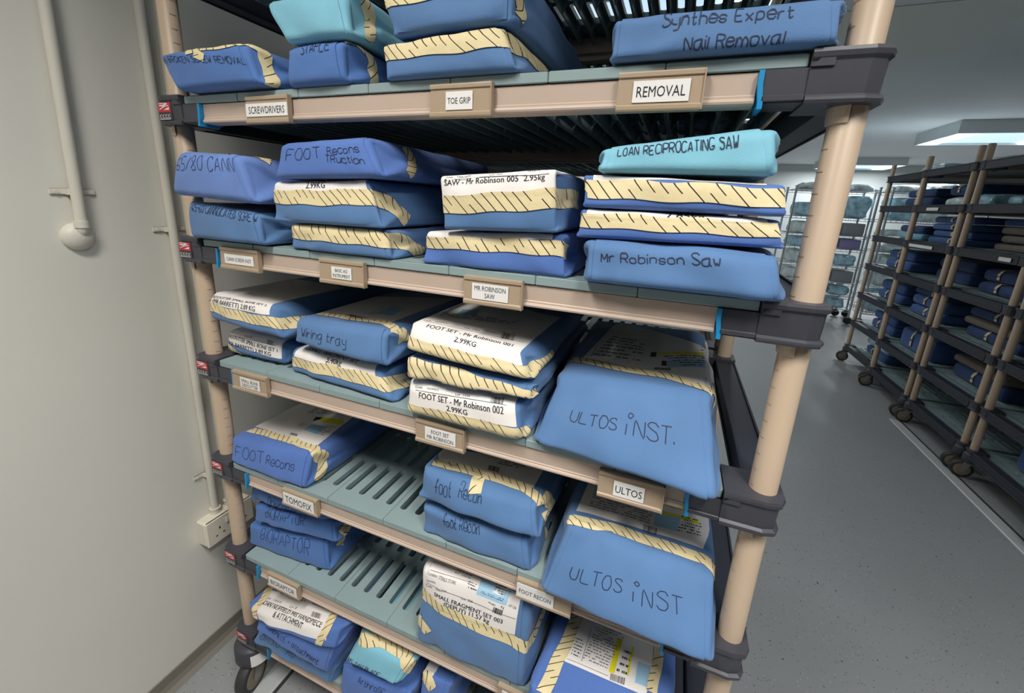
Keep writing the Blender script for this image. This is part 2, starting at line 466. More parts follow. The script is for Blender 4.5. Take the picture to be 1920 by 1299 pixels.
def post_mesh(z0, z1, ticks=True, side=1):
    """round post with a flat front and a groove every inch on its inner face"""
    b = MB(); n = 28; r = .0182
    def ring(z, k=0): return [(math.cos(2 * math.pi * i / n) * (r - k), math.sin(2 * math.pi * i / n) * (r - k), z) for i in range(n)]
    b.loft([ring(z0), ring(z1 - .004), ring(z1, .004)], M['post'], smooth=True)
    if ticks:
        z = z0 + .02
        while z < z1 - .02:
            for dz, mt, rr in ((0, M['post'], r + .0006), (-.0009, M['groove'], r + .0003)):  # the darker strip paints the thin shade line of each groove
                vs = []; fs = []
                for i in range(7):
                    a = (math.pi + .17 if side > 0 else -.17) + (i - 3) * (.15 if side > 0 else .10)
                    for zz in (z + dz, z + dz + .0009): vs.append((math.cos(a) * rr, math.sin(a) * rr, zz))
                for i in range(6): fs.append((2 * i, 2 * i + 2, 2 * i + 3, 2 * i + 1))
                b.add(vs, fs, mt)
            z += .0254
    return b

def wedge_collar_mesh(side):
    """split sleeve that shows under every corner"""
    b = MB(); n = 14; rows = []
    for z, k in ((-.0535, .0032), (-.066, .0030), (-.0715, .0022), (-.0725, .0004)):
        rows.append([(math.cos(a) * (.0184 + k), math.sin(a) * (.0184 + k), z) for a in [math.pi * (.5 if side > 0 else -.5) + side * math.pi * i / n - side * .2 for i in range(n + 1)]])
    if side < 0: pass
    b.loft(rows, M['post'], closed=False, caps=False)
    return b

def caster_meshes(br=.05):
    bump = MB(); n = 26; ring = lambda z, k: [(math.cos(2 * math.pi * i / n) * (br + k), math.sin(2 * math.pi * i / n) * (br + k), z) for i in range(n)]
    bump.loft([ring(.098, -.014), ring(.100, -.004), ring(.108, 0), ring(.150, -.001), ring(.157, -.007), ring(.160, -.030)], M['bracket'], smooth=True)
    card = MB()
    vs = []
    for i in range(7):
        a = -1.35 + i * .16
        for z in (.108, .148): vs.append((math.cos(a) * .0532, math.sin(a) * .0532, z))
    card.add(vs, [(2 * i, 2 * i + 2, 2 * i + 3, 2 * i + 1) for i in range(6)], M['card'])
    fork = MB()
    for s in (-1, 1):
        fork.prism([(-.018, .118), (.022, .118), (.040, .052), (.034, .040), (.018, .040)], s * .022 - .0015, s * .022 + .0015, M['zinc'], axis='y')
    fork.box((-.02, -.0235, .114), (.024, .0235, .119), M['zinc'])
    wheel = MB(); n = 30
    R = lambda y, r: [(.025 + math.cos(2 * math.pi * i / n) * r, y, .0505 + math.sin(2 * math.pi * i / n) * r) for i in range(n)]
    wheel.loft([R(-.016, .038), R(-.0165, .045), R(-.012, .0505), R(.012, .0505), R(.0165, .045), R(.016, .038)], M['rubber'], smooth=True)
    wheel.loft([R(-.0185, .008), R(-.0175, .030), R(-.0155, .0385), R(.0155, .0385), R(.0175, .030), R(.0185, .008)], M['tyre'])
    return bump, card, fork, wheel

PROTO = {}
def proto_mesh(key, mb_fn):
    if key not in PROTO:
        o = mb_fn().build(key[0], link=False); PROTO[key] = o.data
    return PROTO[key]

def inst(name, key, fn, parent, loc=(0, 0, 0), rotz=0):
    o = bpy.data.objects.new(name, proto_mesh((name,) + key, fn)); COL.objects.link(o)
    o.parent = parent; o.location = loc; o.rotation_euler = (0, 0, rotz)
    return o

def shelving(loc, tiers, label, detail=True, foot=None, group=None, ptop=None):
    """a shelving unit; tiers are heights above the floor. loc = left front corner of the mats"""
    e = empty('shelving_unit', loc, label, 'shelving', group)
    ptop = ptop or max(tiers) + .13
    caz = [caster_meshes] if foot != 'none' else []
    for i, x in enumerate(PX):
        for j, y in enumerate((PY[0], DEPTH - PY[0])):
            p = inst('post', ('fine' if detail and j == 0 else 'plain', i, round(ptop, 3)), lambda: post_mesh(.155, ptop, detail and j == 0, 1 if i else -1), e, (x, y, 0))
            if detail and j == 0:
                for z in tiers: inst('post_sleeve', (i,), lambda: wedge_collar_mesh(1 if i else -1), p, (0, 0, z))
            big = detail and i == 0 and j == 0
            c = bpy.data.objects.new('caster', proto_mesh(('caster', big), lambda: caster_meshes(.052 if big else .036)[0])); COL.objects.link(c)
            c.parent = e; c.location = (x, y, 0); turn = -1.35 if big else (2.95 if i == 0 else -.15); c.rotation_euler = (0, 0, turn)
            inst('fork', (0,), lambda: caster_meshes()[2], c)
            inst('wheel', (0,), lambda: caster_meshes()[3], c)
            if detail and i == 0 and j == 0:
                k = inst('sticker', (0,), lambda: caster_meshes()[1], c); k.rotation_euler = (0, 0, 1.35 + .50)
                tag(k, 'white sticker')
    for z in tiers:
        s = None
        # the shelf part carries its mats, beams, corners and wedges
        s = inst('shelf', ('fr',), lambda: beam_mesh(True), e, (0, 0, z))
        inst('rear_beam', (0,), lambda: beam_mesh(False), s)
        for k in range(NM): inst('grid_mat', (0,), mat_mesh, s, (MATW * k, .0, 0))
        for left in (True, False):
            inst('side_beam', (left,), lambda: side_beam_mesh(left), s)
            for front in (True, False):
                inst('corner_bracket', (left, front), lambda: bracket_mesh(left, front), s)
                if detail and front: inst('release_wedge', (left, front), lambda: wedge_mesh(left, front), s)
        if detail: inst('badge', (0,), badge_mesh, s)
    return e

main_unit = shelving((0, 0, 0), TIERS, 'taupe and charcoal shelving unit with sage mats holding wrapped packs', True, ptop=Z0 + .52)
RT = [Z0 + k for k in (.205, -.06, -.336, -.605, -.892, -1.18, -1.44)]
shelving((0, .71, 0), TIERS, 'dark shelving unit standing directly behind the front shelving', False, ptop=Z0 + .52)
RX = 2.757
UNITS = {}
for k, (yy, xx, lab) in {0: (1.765, RX, 'nearest rack across the aisle, cut by the right picture edge'),
                         1: (2.472, RX, 'second rack across the aisle, full of dark packs and grey cloths'),
                         2: (3.180, RX, 'third rack across the aisle, with a stack of four blue packs'),
                         3: (3.888, RX + .03, 'farthest rack across the aisle, with bagged items on top')}.items():
    UNITS[k] = (xx, yy)
    shelving((xx, yy, 0), RT, 'dark rack, ' + lab, False, group='racks across the aisle', ptop=Z0 + .31)

# floor tracks
for x, lab in ((-.012, 'narrow aluminium floor track under the left shelving castors'), (2.632, 'pale aluminium floor track along the aisle under the far racks')):
    b = MB(); b.loft([[(x - .030, y, .0003), (x + .030, y, .0003), (x + .025, y, .004), (x - .025, y, .004)] for y in (-1.2 if x < 1 else -1.5, 1.5 if x < 1 else 3.12)], M['alu'])
    b.box((x + .032, -1.2, .0003), (x + .042, 1.5 if x < 1 else 3.12, .0016), M['rubber'])
    tag(b.build('floor_track', loc=(x, 0, 0)), lab, 'floor track', 'floor tracks')

# ------------------------------------------------------------------ lettering
_glyph = {}
def print_mesh(txt, bold):
    key = (txt, bold)
    if key not in _glyph:
        c = bpy.data.curves.new('t', 'FONT'); c.body = txt; c.size = 1; c.resolution_u = 2; c.fill_mode = 'FRONT'
        if bold: c.offset = 0.0
        o = bpy.data.objects.new('t', c); COL.objects.link(o)
        me = bpy.data.meshes.new_from_object(o)
        bm = bmesh.new(); bm.from_mesh(me)
        for i in range(-1, 7):
            bmesh.ops.bisect_plane(bm, geom=bm.verts[:] + bm.edges[:] + bm.faces[:], plane_co=(0, i * .125 + .01, 0), plane_no=(0, 1, 0))
        bm.to_mesh(me); bm.free()
        v = np.array([p.co[:2] for p in me.vertices]) if len(me.vertices) else np.zeros((0, 2))
        f = [tuple(p.vertices) for p in me.polygons]
        bpy.data.objects.remove(o); bpy.data.curves.remove(c); bpy.data.meshes.remove(me)
        if bold and len(v):      # heavier strokes: a second impression a hair to the side
            n0 = len(v); f = f + [tuple(i + n0 for i in q) for q in f] + [tuple(i + 2 * n0 for i in q) for q in f]; v = np.concatenate([v, v + (.016, .003), v + (-.014, 0)])
        if len(v): v[:, 0] -= v[:, 0].min(); w = v[:, 0].max()
        else: w = 1
        _glyph[key] = (v, f, w)
    return _glyph[key]

STROKES = {  # hand lettering: strokes on a grid, baseline 2, capitals to 8, small letters to 6
 'A': '02 28 42;14 34', 'B': '02 08 28 37 36 25 05;25 36 44 33 22 02', 'C': '47 38 18 06 04 12 32 43', 'D': '02 08 28 46 44 22 02',
 'E': '48 08 02 42;05 35', 'F': '48 08 02;05 35', 'G': '47 38 18 06 04 12 32 44 24', 'H': '02 08;42 48;05 45', 'I': '02 08', 'J': '38 34 22 03',
 'K': '02 08;48 05 42', 'L': '08 02 42', 'M': '02 08 24 48 42', 'N': '02 08 42 48', 'O': '18 06 04 12 32 44 46 38 18', 'P': '02 08 38 47 46 35 05',
 'R': '02 08 38 47 46 35 05;25 42', 'S': '47 38 18 07 16 35 44 43 32 12 03', 'T': '08 48;28 22', 'U': '08 04 12 32 44 48', 'V': '08 22 48',
 'W': '08 12 25 32 48', 'X': '08 42;02 48', 'Y': '08 25 48;25 22',
 'a': '46 26 05 03 12 32 46;46 43 52', 'b': '08 02;04 16 36 45 43 32 12 03', 'c': '45 36 16 05 03 12 32 43', 'd': '44 36 16 05 03 12 32 44;48 42',
 'e': '04 44 45 36 16 05 03 12 32 43', 'f': '47 38 27 22;05 45', 'g': '46 26 05 04 13 33 46;46 41 30 10', 'h': '08 02;04 16 36 45 42', 'i': '06 02;07 08',
 '*': '06 02;09 18 29 1A 09', 'k': '08 02;46 04 42', 'l': '08 02', 'm': '06 02;04 16 26 34 32;34 46 56 64 62', 'n': '06 02;04 16 36 45 42', 'o': '16 05 03 12 32 43 45 36 16',
 'p': '06 00;05 16 36 45 43 32 12 03', 'r': '06 02;04 16 36', 's': '45 36 16 05 14 34 43 32 12 03', 't': '18 13 22 33;06 36', 'u': '06 03 12 32 44;46 42',
 'v': '06 22 46', 'w': '06 12 24 32 46', 'x': '06 42;02 46', 'y': '06 04 13 33;46 41 30 10',
 '0': '18 06 04 12 32 44 46 38 18', '5': '48 08 05 35 44 43 32 02', '6': '47 28 05 03 12 32 43 34 14 04', '8': '18 07 16 34 43 32 12 03 14 36 37 28 18',
 '/': '02 48', '.': '02 03', '-': '05 35', '+': '05 45;27 23', "'": '08 07'}
def pen_strokes(txt, rnd, jit=.22):
    """list of polylines in em units (x grows right, 0 = baseline, 1 = capital height) and the width"""
    x = 0; out = []
    for ch in txt:
        if ch == ' ': x += 3.2; continue
        mx = 0; dy = rnd.uniform(-.35, .35); sc = rnd.uniform(.92, 1.1)
        for st in STROKES.get(ch, '02 08').split(';'):
            P = [(float(p[0]), float(int(p[1], 16))) for p in st.split()]
            mx = max(mx, max(p[0] for p in P))
            P = [(p[0] * sc + rnd.uniform(-jit, jit), (p[1] - 2) * sc + dy + rnd.uniform(-jit, jit)) for p in P]
            Q = []
            for i in range(len(P) - 1):          # gentle Catmull-Rom
                p0 = P[max(i - 1, 0)]; p1 = P[i]; p2 = P[i + 1]; p3 = P[min(i + 2, len(P) - 1)]
                for k in range(4):
                    t = k / 4; c = .32
                    h = lambda a: ((2*t**3-3*t**2+1)*p1[a] + (t**3-2*t**2+t)*c*(p2[a]-p0[a]) + (-2*t**3+3*t**2)*p2[a] + (t**3-t**2)*c*(p3[a]-p1[a]))
                    Q.append((h(0), h(1)))
            Q.append(P[-1])
            out.append([((q[0] + x) / 6, q[1] / 6) for q in Q])
        x += mx + 1.5
    return out, max(x - 1.5, 1) / 6

# ------------------------------------------------------------------ wrapped packs
class Pack:
    """a tray wrapped in non-woven sheet: a soft rounded block with folded ends.
    (u, v) is its surface unrolled: front 0..W x 0..H, the top continues above H, the right end beyond W, the left end below 0."""
    def __init__(s, name, tone, quad, yb, yt, D, r=.016, floor=None, bulge=(.006, .0015, .004), noise=.0016, seed=0, back=None, tuck=True, on=None, ztop=None, skew=0.0):
        s.name = name; s.tone = tone; s.rnd = random.Random(seed * 7 + 3); s.tuck = tuck
        yb = yb if isinstance(yb, tuple) else (yb, yb); yt = yt if isinstance(yt, tuple) else (yt, yt)
        TL, TR = U(*quad[0], 'y', yt[0]), U(*quad[1], 'y', yt[1]); BR, BL = U(*quad[2], 'y', yb[1]), U(*quad[3], 'y', yb[0])
        if floor is not None:
            BL[2] = BR[2] = floor + (.0038 if max(BR[0], TR[0]) > 1.055 or min(BL[0], TL[0]) < .003 else .0006)
        s.back = back
        zt = max(TL[2], TR[2]); zb = min(BL[2], BR[2])
        c = np.zeros((2, 2, 2, 3))
        c[0, 0, 0] = BL; c[1, 0, 0] = BR; c[0, 0, 1] = TL; c[1, 0, 1] = TR
        xl = min(BL[0], TL[0]) * .5 + max(BL[0], TL[0]) * .5; xr = (BR[0] + TR[0]) / 2
        c[0, 1, 0] = (xl, yb[0] + D, BL[2]); c[1, 1, 0] = (xr, yb[1] + D, BR[2])
        k = back if back else .95
        xl += skew; xr += skew
        c[0, 1, 1] = (xl + .006, yb[0] + D - .01, BL[2] + (TL[2] - BL[2]) * k); c[1, 1, 1] = (xr - .006, yb[1] + D - .01, BR[2] + (TR[2] - BR[2]) * k)
        for j in (0, 1):                       # keep clear of the posts
            for kk in (0, 1):
                if c[0, j, kk][1] > -.006: c[0, j, kk][0] = max(c[0, j, kk][0], -.030)
                if c[1, j, kk][1] > -.006: c[1, j, kk][0] = min(c[1, j, kk][0], 1.090)
                if j: c[1, j, kk][0] = min(c[1, j, kk][0], 1.074)
        s.c = c
        s.W = (np.linalg.norm(TR - TL) + np.linalg.norm(BR - BL)) / 2
        s.H = (np.linalg.norm(TL - BL) + np.linalg.norm(TR - BR)) / 2
        s.D = D; s.r = min(r * .52, s.H * .44); s.bulge = bulge; s.noise = noise
        rn = s.rnd
        s.ph = [(rn.uniform(20, 60), rn.uniform(20, 60), rn.uniform(20, 60), rn.uniform(0, 6.3), rn.uniform(.4, 1)) for _ in range(7)]
        W, H = s.W, s.H
        s.creases = []
        for _ in range(8):
            x = rn.choice([rn.uniform(0, .25), rn.uniform(.75, 1)]) * W
            s.creases.append(('f', (x, rn.choice([0, H])), (x + rn.uniform(-.05, .05), rn.uniform(.3, .7) * H), rn.uniform(.0018, .0046) * rn.choice([-1, -1, 1]), rn.uniform(.011, .019)))
        for _ in range(4):
            s.creases.append(('r', (rn.uniform(0, .03), rn.choice([0, H])), (rn.uniform(.04, .12), rn.uniform(.2, .8) * H), rn.uniform(.0015, .003) * rn.choice([-1, 1]), rn.uniform(.010, .016)))
        s.grid = None; s.lv = []; s.lf = []; s.bvh = None
        if on is not None: s.rest_on(on)
        if ztop is not None:
            for i in (0, 1):
                for j in (0, 1): c[i, j, 1][2] = min(c[i, j, 1][2], ztop)
        BL, BR = c[0, 0, 0], c[1, 0, 0]; zb = min(BL[2], BR[2])
        ctr = (c[0, 0, 0] + c[1, 0, 0]) / 2
        s.origin = (ctr[0], ctr[1], min(BL[2], BR[2]))
        s.base_z = zb
    def rest_on(s, o):
        """lift the underside until it lies on the pack below"""
        g = np.stack(np.meshgrid(np.linspace(0, o.W, 50), np.linspace(0, o.D, 70)), -1).reshape(-1, 2)
        top = o.F(np.concatenate([g, np.full((len(g), 1), o.H)], 1), .0016)
        h = np.stack(np.meshgrid(np.linspace(0, s.W, 36), np.linspace(0, s.D, 44)), -1).reshape(-1, 2)
        for _ in range(3):
            low = s.F(np.concatenate([h, np.zeros((len(h), 1))], 1))
            lift = {}
            for n in range(0, len(h)):
                d = (top[:, 0] - low[n, 0]) ** 2 + (top[:, 1] - low[n, 1]) ** 2; k = d.argmin()
                if d[k] > .0002: continue
                gap = low[n, 2] - top[k, 2] - .0008
                key = (int(h[n, 0] > s.W / 2), int(h[n, 1] > s.D / 2)); lift[key] = min(lift.get(key, 9), gap)
            done = True
            for (i, j), gp in lift.items():
                if gp < -.0003: s.c[i, j, 0][2] -= gp; done = False
            for i in (0, 1):
                for j in (0, 1):
                    if s.c[i, j, 1][2] - s.c[i, j, 0][2] < .022: s.c[i, j, 1][2] = s.c[i, j, 0][2] + .022
            if done: break
    def F(s, raw, off=0.0):
        raw = np.asarray(raw, float); dims = np.array([s.W, s.D, s.H]); r = s.r
        q = np.clip(raw, r, dims - r); d = raw - q
        n = d / np.maximum(np.linalg.norm(d, axis=-1, keepdims=True), 1e-9)
        p = q + r * n
        a = np.clip(p[..., 0] / s.W, 0, 1); bb = np.clip(p[..., 1] / s.D, 0, 1); cc = np.clip(p[..., 2] / s.H, 0, 1)
        e = lambda t: 1 - (2 * t - 1) ** 4
        wf = np.clip(-n[..., 1], 0, 1) ** 2; wt = np.clip(n[..., 2], 0, 1) ** 2; wb = np.clip(-n[..., 2], 0, 1) ** 2; ws = n[..., 0] ** 2
        disp = s.bulge[0] * wf * e(a) * e(cc) + s.bulge[1] * wt * e(a) * e(bb) + s.bulge[2] * ws * e(bb) * e(cc)
        nz = 0
        for fx, fy, fz, ph, am in s.ph:
            nz = nz + am * np.sin(fx * p[..., 0] + fy * p[..., 1] + fz * p[..., 2] + ph + 1.3 * np.sin(.6 * fy * p[..., 0] - .5 * fx * p[..., 2] + ph))
        disp = disp + s.noise * .5 * nz * (1 - wb) * (1 - .6 * wt)
        for face, A, B, h, w in s.creases:
            if face == 'f': X, Y, wt_ = p[..., 0], p[..., 2], wf
            else: X, Y, wt_ = p[..., 1], p[..., 2], ws * (n[..., 0] > 0)
            ax, ay = B[0] - A[0], B[1] - A[1]
            t = np.clip(((X - A[0]) * ax + (Y - A[1]) * ay) / (ax * ax + ay * ay), 0, 1)
            dd = np.hypot(X - A[0] - t * ax, Y - A[1] - t * ay)
            disp = disp + wt_ * h * (1 - t) * np.exp(-(dd / w) ** 2)
        if s.tuck:      # envelope tuck on both ends
            yy = p[..., 1]; k = np.clip(1 - yy / (.75 * s.H + .01), 0, 1); g = np.abs(cc - .5) - .5 * k
            tri = 1 / (1 + np.exp(np.clip(g * 24, -40, 40)))
            disp = disp - .0095 * ws * tri * (k > 0) + .003 * ws * np.exp(-(g / .12) ** 2) * (k > 0)
            seam = np.exp(-((cc - .5) * s.H / .004) ** 2) * (k <= 0)
            disp = disp - .002 * ws * seam
        p = p + n * (disp + off)[..., None]
        t = p / dims
        c = s.c; out = 0
        for i in (0, 1):
            for j in (0, 1):
                for k in (0, 1):
                    w = (t[..., 0] if i else 1 - t[..., 0]) * (t[..., 1] if j else 1 - t[..., 1]) * (t[..., 2] if k else 1 - t[..., 2])
                    out = out + w[..., None] * c[i, j, k]
        return out
    def raw(s, uv):
        uv = np.asarray(uv, float); u, v = uv[..., 0], uv[..., 1]
        side_r = u > s.W; side_l = u < 0; top = (v > s.H)
        x = np.clip(u, 0, s.W); z = np.clip(v, 0, s.H)
        ov = np.clip(v - s.H, 0, None)
        y = np.where(side_r, u - s.W + ov, np.where(side_l, -u + ov, np.where(top, v - s.H, 0)))
        return np.stack([x, np.clip(y, 0, s.D), z], -1)
    def S(s, uv, off=0.0): return s.F(s.raw(uv), off)
    def lay(s, mb):
        """remember a finished layer so that later ones lie on it"""
        o = len(s.lv); s.lv += [tuple(p) for p in mb.v]; s.lf += [tuple(i + o for i in f) for f in mb.f]
        s.bvh = BVHTree.FromPolygons(s.lv, s.lf)
    def ON(s, uv, eps):
        P = s.S(uv); N = s.S(uv, .01) - P; N /= np.linalg.norm(N, axis=-1, keepdims=True); out = P + N * eps
        if s.bvh is not None:
            for i in range(len(P)):
                h = s.bvh.ray_cast(Vector(P[i] + N[i] * .012), Vector(-N[i]), .02)
                if h[0] is not None and (h[0] - Vector(P[i])).length < .0045: out[i] = np.array(h[0]) + N[i] * eps
        return out
    def at(s, px):
        """(u, v) of the surface point seen at photo pixel px"""
        if s.grid is None:
            us = np.linspace(0, s.W, 60); vs = np.concatenate([np.linspace(0, s.H, 26), np.linspace(s.H, s.H + s.D, 70)[1:]])
            g1 = np.stack(np.meshgrid(us, vs), -1).reshape(-1, 2)
            g2 = np.stack(np.meshgrid(np.linspace(s.W, s.W + s.D, 60)[1:], np.linspace(0, s.H, 26)), -1).reshape(-1, 2)
            g3 = np.stack(np.meshgrid(np.linspace(-s.D * .3, 0, 12)[:-1], np.linspace(0, s.H, 14)), -1).reshape(-1, 2)
            g = np.concatenate([g1, g2, g3]); P = s.S(g)
            eps = 1e-4; rw = s.raw(g)
            # facing test with the block normal
            dims = np.array([s.W, s.D, s.H]); q = np.clip(rw, s.r, dims - s.r); nn = rw - q; nn /= np.linalg.norm(nn, axis=1)[:, None]
            face = ((CAM_C - P) * nn).sum(1) / np.linalg.norm(CAM_C - P, axis=1)
            s.grid = (g, PR(P), face)
        g, pp, face = s.grid
        d = np.hypot(pp[:, 0] - px[0], pp[:, 1] - px[1]) + np.where(face < .02, 60, 0)
        best = g[np.argmin(d)]; step = max(s.W / 60, s.D / 60)
        for _ in range(9):
            k = np.linspace(-step, step, 7); c = best + np.stack(np.meshgrid(k, k), -1).reshape(-1, 2)
            pp = PR(s.S(c)); d = np.hypot(pp[:, 0] - px[0], pp[:, 1] - px[1]); best = c[np.argmin(d)]; step *= .45
        return best
    # ---- meshes
    def axis(s, L, fine=0, step=.0075):
        r = s.r; k = [r * (1 - math.tan(math.pi / 4 * (1 - i / 4))) for i in range(5)]      # 0..r
        n = max(2, int((L - 2 * r) / step))
        if fine:
            mid = list(np.linspace(r, min(.1, L * .4), 16)) + list(np.linspace(min(.1, L * .4), L - r, 12))[1:]
        else: mid = list(np.linspace(r, L - r, n + 1))
        return k[:-1] + mid + [L - q for q in reversed(k[:-1])]
    def body(s):
        b = MB(); m = M[s.tone]
        X, Y, Zs = s.axis(s.W), s.axis(s.D, 1), s.axis(s.H, step=.0045)
        def face(A, Bx, fn, flip):
            g = np.array([[fn(a, c) for c in Bx] for a in A]); P = s.F(g).reshape(-1, 3); n = len(Bx); fs = []
            for i in range(len(A) - 1):
                for j in range(n - 1):
                    q = (i * n + j, (i + 1) * n + j, (i + 1) * n + j + 1, i * n + j + 1)
                    fs.append(q if not flip else q[::-1])
            b.add(P, fs, m, smooth=True)
        W, D, H = s.W, s.D, s.H
        face(X, Zs, lambda a, c: (a, 0, c), False); face(X, Zs, lambda a, c: (a, D, c), True)
        face(X, Y, lambda a, c: (a, c, H), False); face(X, Y, lambda a, c: (a, c, 0), True)
        face(Y, Zs, lambda a, c: (W, a, c), False); face(Y, Zs, lambda a, c: (0, a, c), True)
        return b
    def sheet(s, b, quad_uv, mat, off, nu=24, nv=24, uvfn=None, skirt=False):
        """a patch laid on the surface; quad_uv = BL, BR, TR, TL"""
        q = np.array(quad_uv, float)
        def steps(a0, a1, edges):
            L = abs(a1 - a0) + 1e-9; pts = [0.0]; t = 0.0
            while t < 1:
                x = a0 + (a1 - a0) * t
                near = any(abs(x - e) < 1.7 * s.r + .004 for e in edges)
                t = min(1.0, t + min(.25, (s.r / 6 if near else .0075) / L)); pts.append(t)
            return np.array(pts)
        if nv > 6:
            ss = steps((q[0, 1] + q[1, 1]) / 2, (q[2, 1] + q[3, 1]) / 2, (0, s.H))
            ts = steps((q[0, 0] + q[3, 0]) / 2, (q[1, 0] + q[2, 0]) / 2, (0, s.W))
        else: ts, ss = np.linspace(0, 1, nu + 1), np.linspace(0, 1, nv + 1)
        nu, nv = len(ts) - 1, len(ss) - 1
        g = np.array([[(q[0] * (1 - a) + q[1] * a) * (1 - c) + (q[3] * (1 - a) + q[2] * a) * c for c in ss] for a in ts])
        P = s.S(g, off).reshape(-1, 3) if skirt else s.ON(g.reshape(-1, 2), off); n = nv + 1; fs = []
        for i in range(nu):
            for j in range(nv): fs.append((i * n + j, (i + 1) * n + j, (i + 1) * n + j + 1, i * n + j + 1))
        uvs = [uvfn(a, c) for a in ts for c in ss] if uvfn else None
        b.add(P, fs, mat, uvs, smooth=True)
        if skirt:
            P0 = s.S(g, -.0020).reshape(-1, 3)
            loop = [i * n for i in range(nu + 1)] + [nu * n + j for j in range(1, n)] + [i * n + nv for i in range(nu - 1, -1, -1)] + [j for j in range(nv - 1, 0, -1)]
            k = len(loop)
            b.add(np.concatenate([P[loop], P0[loop]]), [(i, i + k, (i + 1) % k + k, (i + 1) % k) for i in range(k)], mat)
    def tape(s, b, pts, width, off=.0016, under=False):
        pts = [np.array(p, float) for p in pts]
        if under:
            for p in pts: p[1] = min(p[1], s.H - width / 2 - (.005 if under == 2 else .0015))
        dense = []
        for i in range(len(pts) - 1):
            L = np.linalg.norm(pts[i + 1] - pts[i]); n = max(2, int(L / .004))
            dense += [pts[i] + (pts[i + 1] - pts[i]) * k / n for k in range(n)]
        dense.append(pts[-1]); dense = np.array(dense)
        # soften the corners
        for _ in range(3): dense[1:-1] = dense[1:-1] * .5 + (dense[:-2] + dense[2:]) * .25
        tg = np.gradient(dense, axis=0); tg /= np.maximum(np.linalg.norm(tg, axis=1)[:, None], 1e-9); nr = np.stack([-tg[:, 1], tg[:, 0]], 1)
        L = np.concatenate([[0], np.cumsum(np.linalg.norm(np.diff(dense, axis=0), axis=1))])
        nv = 10; uvs = []; P = []; ph = s.rnd.uniform(0, 50); wob = s.rnd.uniform(0, 6)
        for i in range(len(dense)):
            wv = .0012 * math.sin(L[i] * 70 + wob) * (1 if width > .01 else 0)
            for j in range(nv + 1):
                t = j / nv
                P.append(dense[i] + nr[i] * ((t - .5) * width + wv)); uvs.append(((L[i] + t * width * .8) / .0165 + ph, t))
        n = nv + 1
        fs = [(i * n + j, (i + 1) * n + j, (i + 1) * n + j + 1, i * n + j + 1) for i in range(len(dense) - 1) for j in range(nv)]
        b.add(s.ON(np.array(P), off), fs, M['tape'], uvs, smooth=True)
    def text(s, b, txt, a, e, mat, off, bold=True, tall=1.0, shear=0.0):
        v, f, w = print_mesh(txt, bold)
        if not len(v): return
        a, e = np.array(a), np.array(e); d = e - a; L = np.linalg.norm(d); d /= L; n = np.array([-d[1], d[0]]); k = L / w
        uv = a + np.outer(v[:, 0] * k + shear * v[:, 1] * k, d) + np.outer(v[:, 1] * k * tall, n)
        b.add(s.ON(uv, off), f, mat)
    def hand(s, b, txt, a, e, tall=1.0, off=.0009, w=.0012):
        st, tw = pen_strokes(txt, s.rnd)
        a, e = np.array(a), np.array(e); d = e - a; L = np.linalg.norm(d); d /= L; n = np.array([-d[1], d[0]]); k = L / tw
        for P in st:
            P = np.array(P) * (k, k * tall); Q = a + np.outer(P[:, 0], d) + np.outer(P[:, 1], n)
            tg = np.gradient(Q, axis=0); tg /= np.maximum(np.linalg.norm(tg, axis=1)[:, None], 1e-9); nr = np.stack([-tg[:, 1], tg[:, 0]], 1)
            ww = w * .5
            g = np.concatenate([Q - nr * ww, Q + nr * ww]); m = len(Q)
            b.add(s.ON(g, off), [(i, i + 1, i + 1 + m, i + m) for i in range(m - 1)], M['pen'])
    def rows(s, b, q, nrow, mat, off, rnd, fill=.8, th=.35):
        q = np.array(q, float)
        Pt = lambda a, c: (q[0] * (1 - a) + q[1] * a) * (1 - c) + (q[3] * (1 - a) + q[2] * a) * c
        for i in range(nrow):
            c0 = (i + .3) / nrow; c1 = c0 + th / nrow; x = 0
            while x < .98:
                l = rnd.uniform(.03, .14); x1 = min(x + l, 1)
                if rnd.random() < fill: b.add(s.ON(np.array([Pt(x, c0), Pt(x1, c0), Pt(x1, c1), Pt(x, c1)]), off), [(0, 1, 2, 3)], mat)
                x = x1 + rnd.uniform(.01, .05)
    def bars(s, b, q, n, mat, off, rnd):
        q = np.array(q, float); x = 0
        Pt = lambda a, c: (q[0] * (1 - a) + q[1] * a) * (1 - c) + (q[3] * (1 - a) + q[2] * a) * c
        for i in range(n):
            x0 = i / n; x1 = x0 + rnd.uniform(.25, .8) / n
            b.add(s.ON(np.array([Pt(x0, 0), Pt(x1, 0), Pt(x1, 1), Pt(x0, 1)]), off), [(0, 1, 2, 3)], mat)

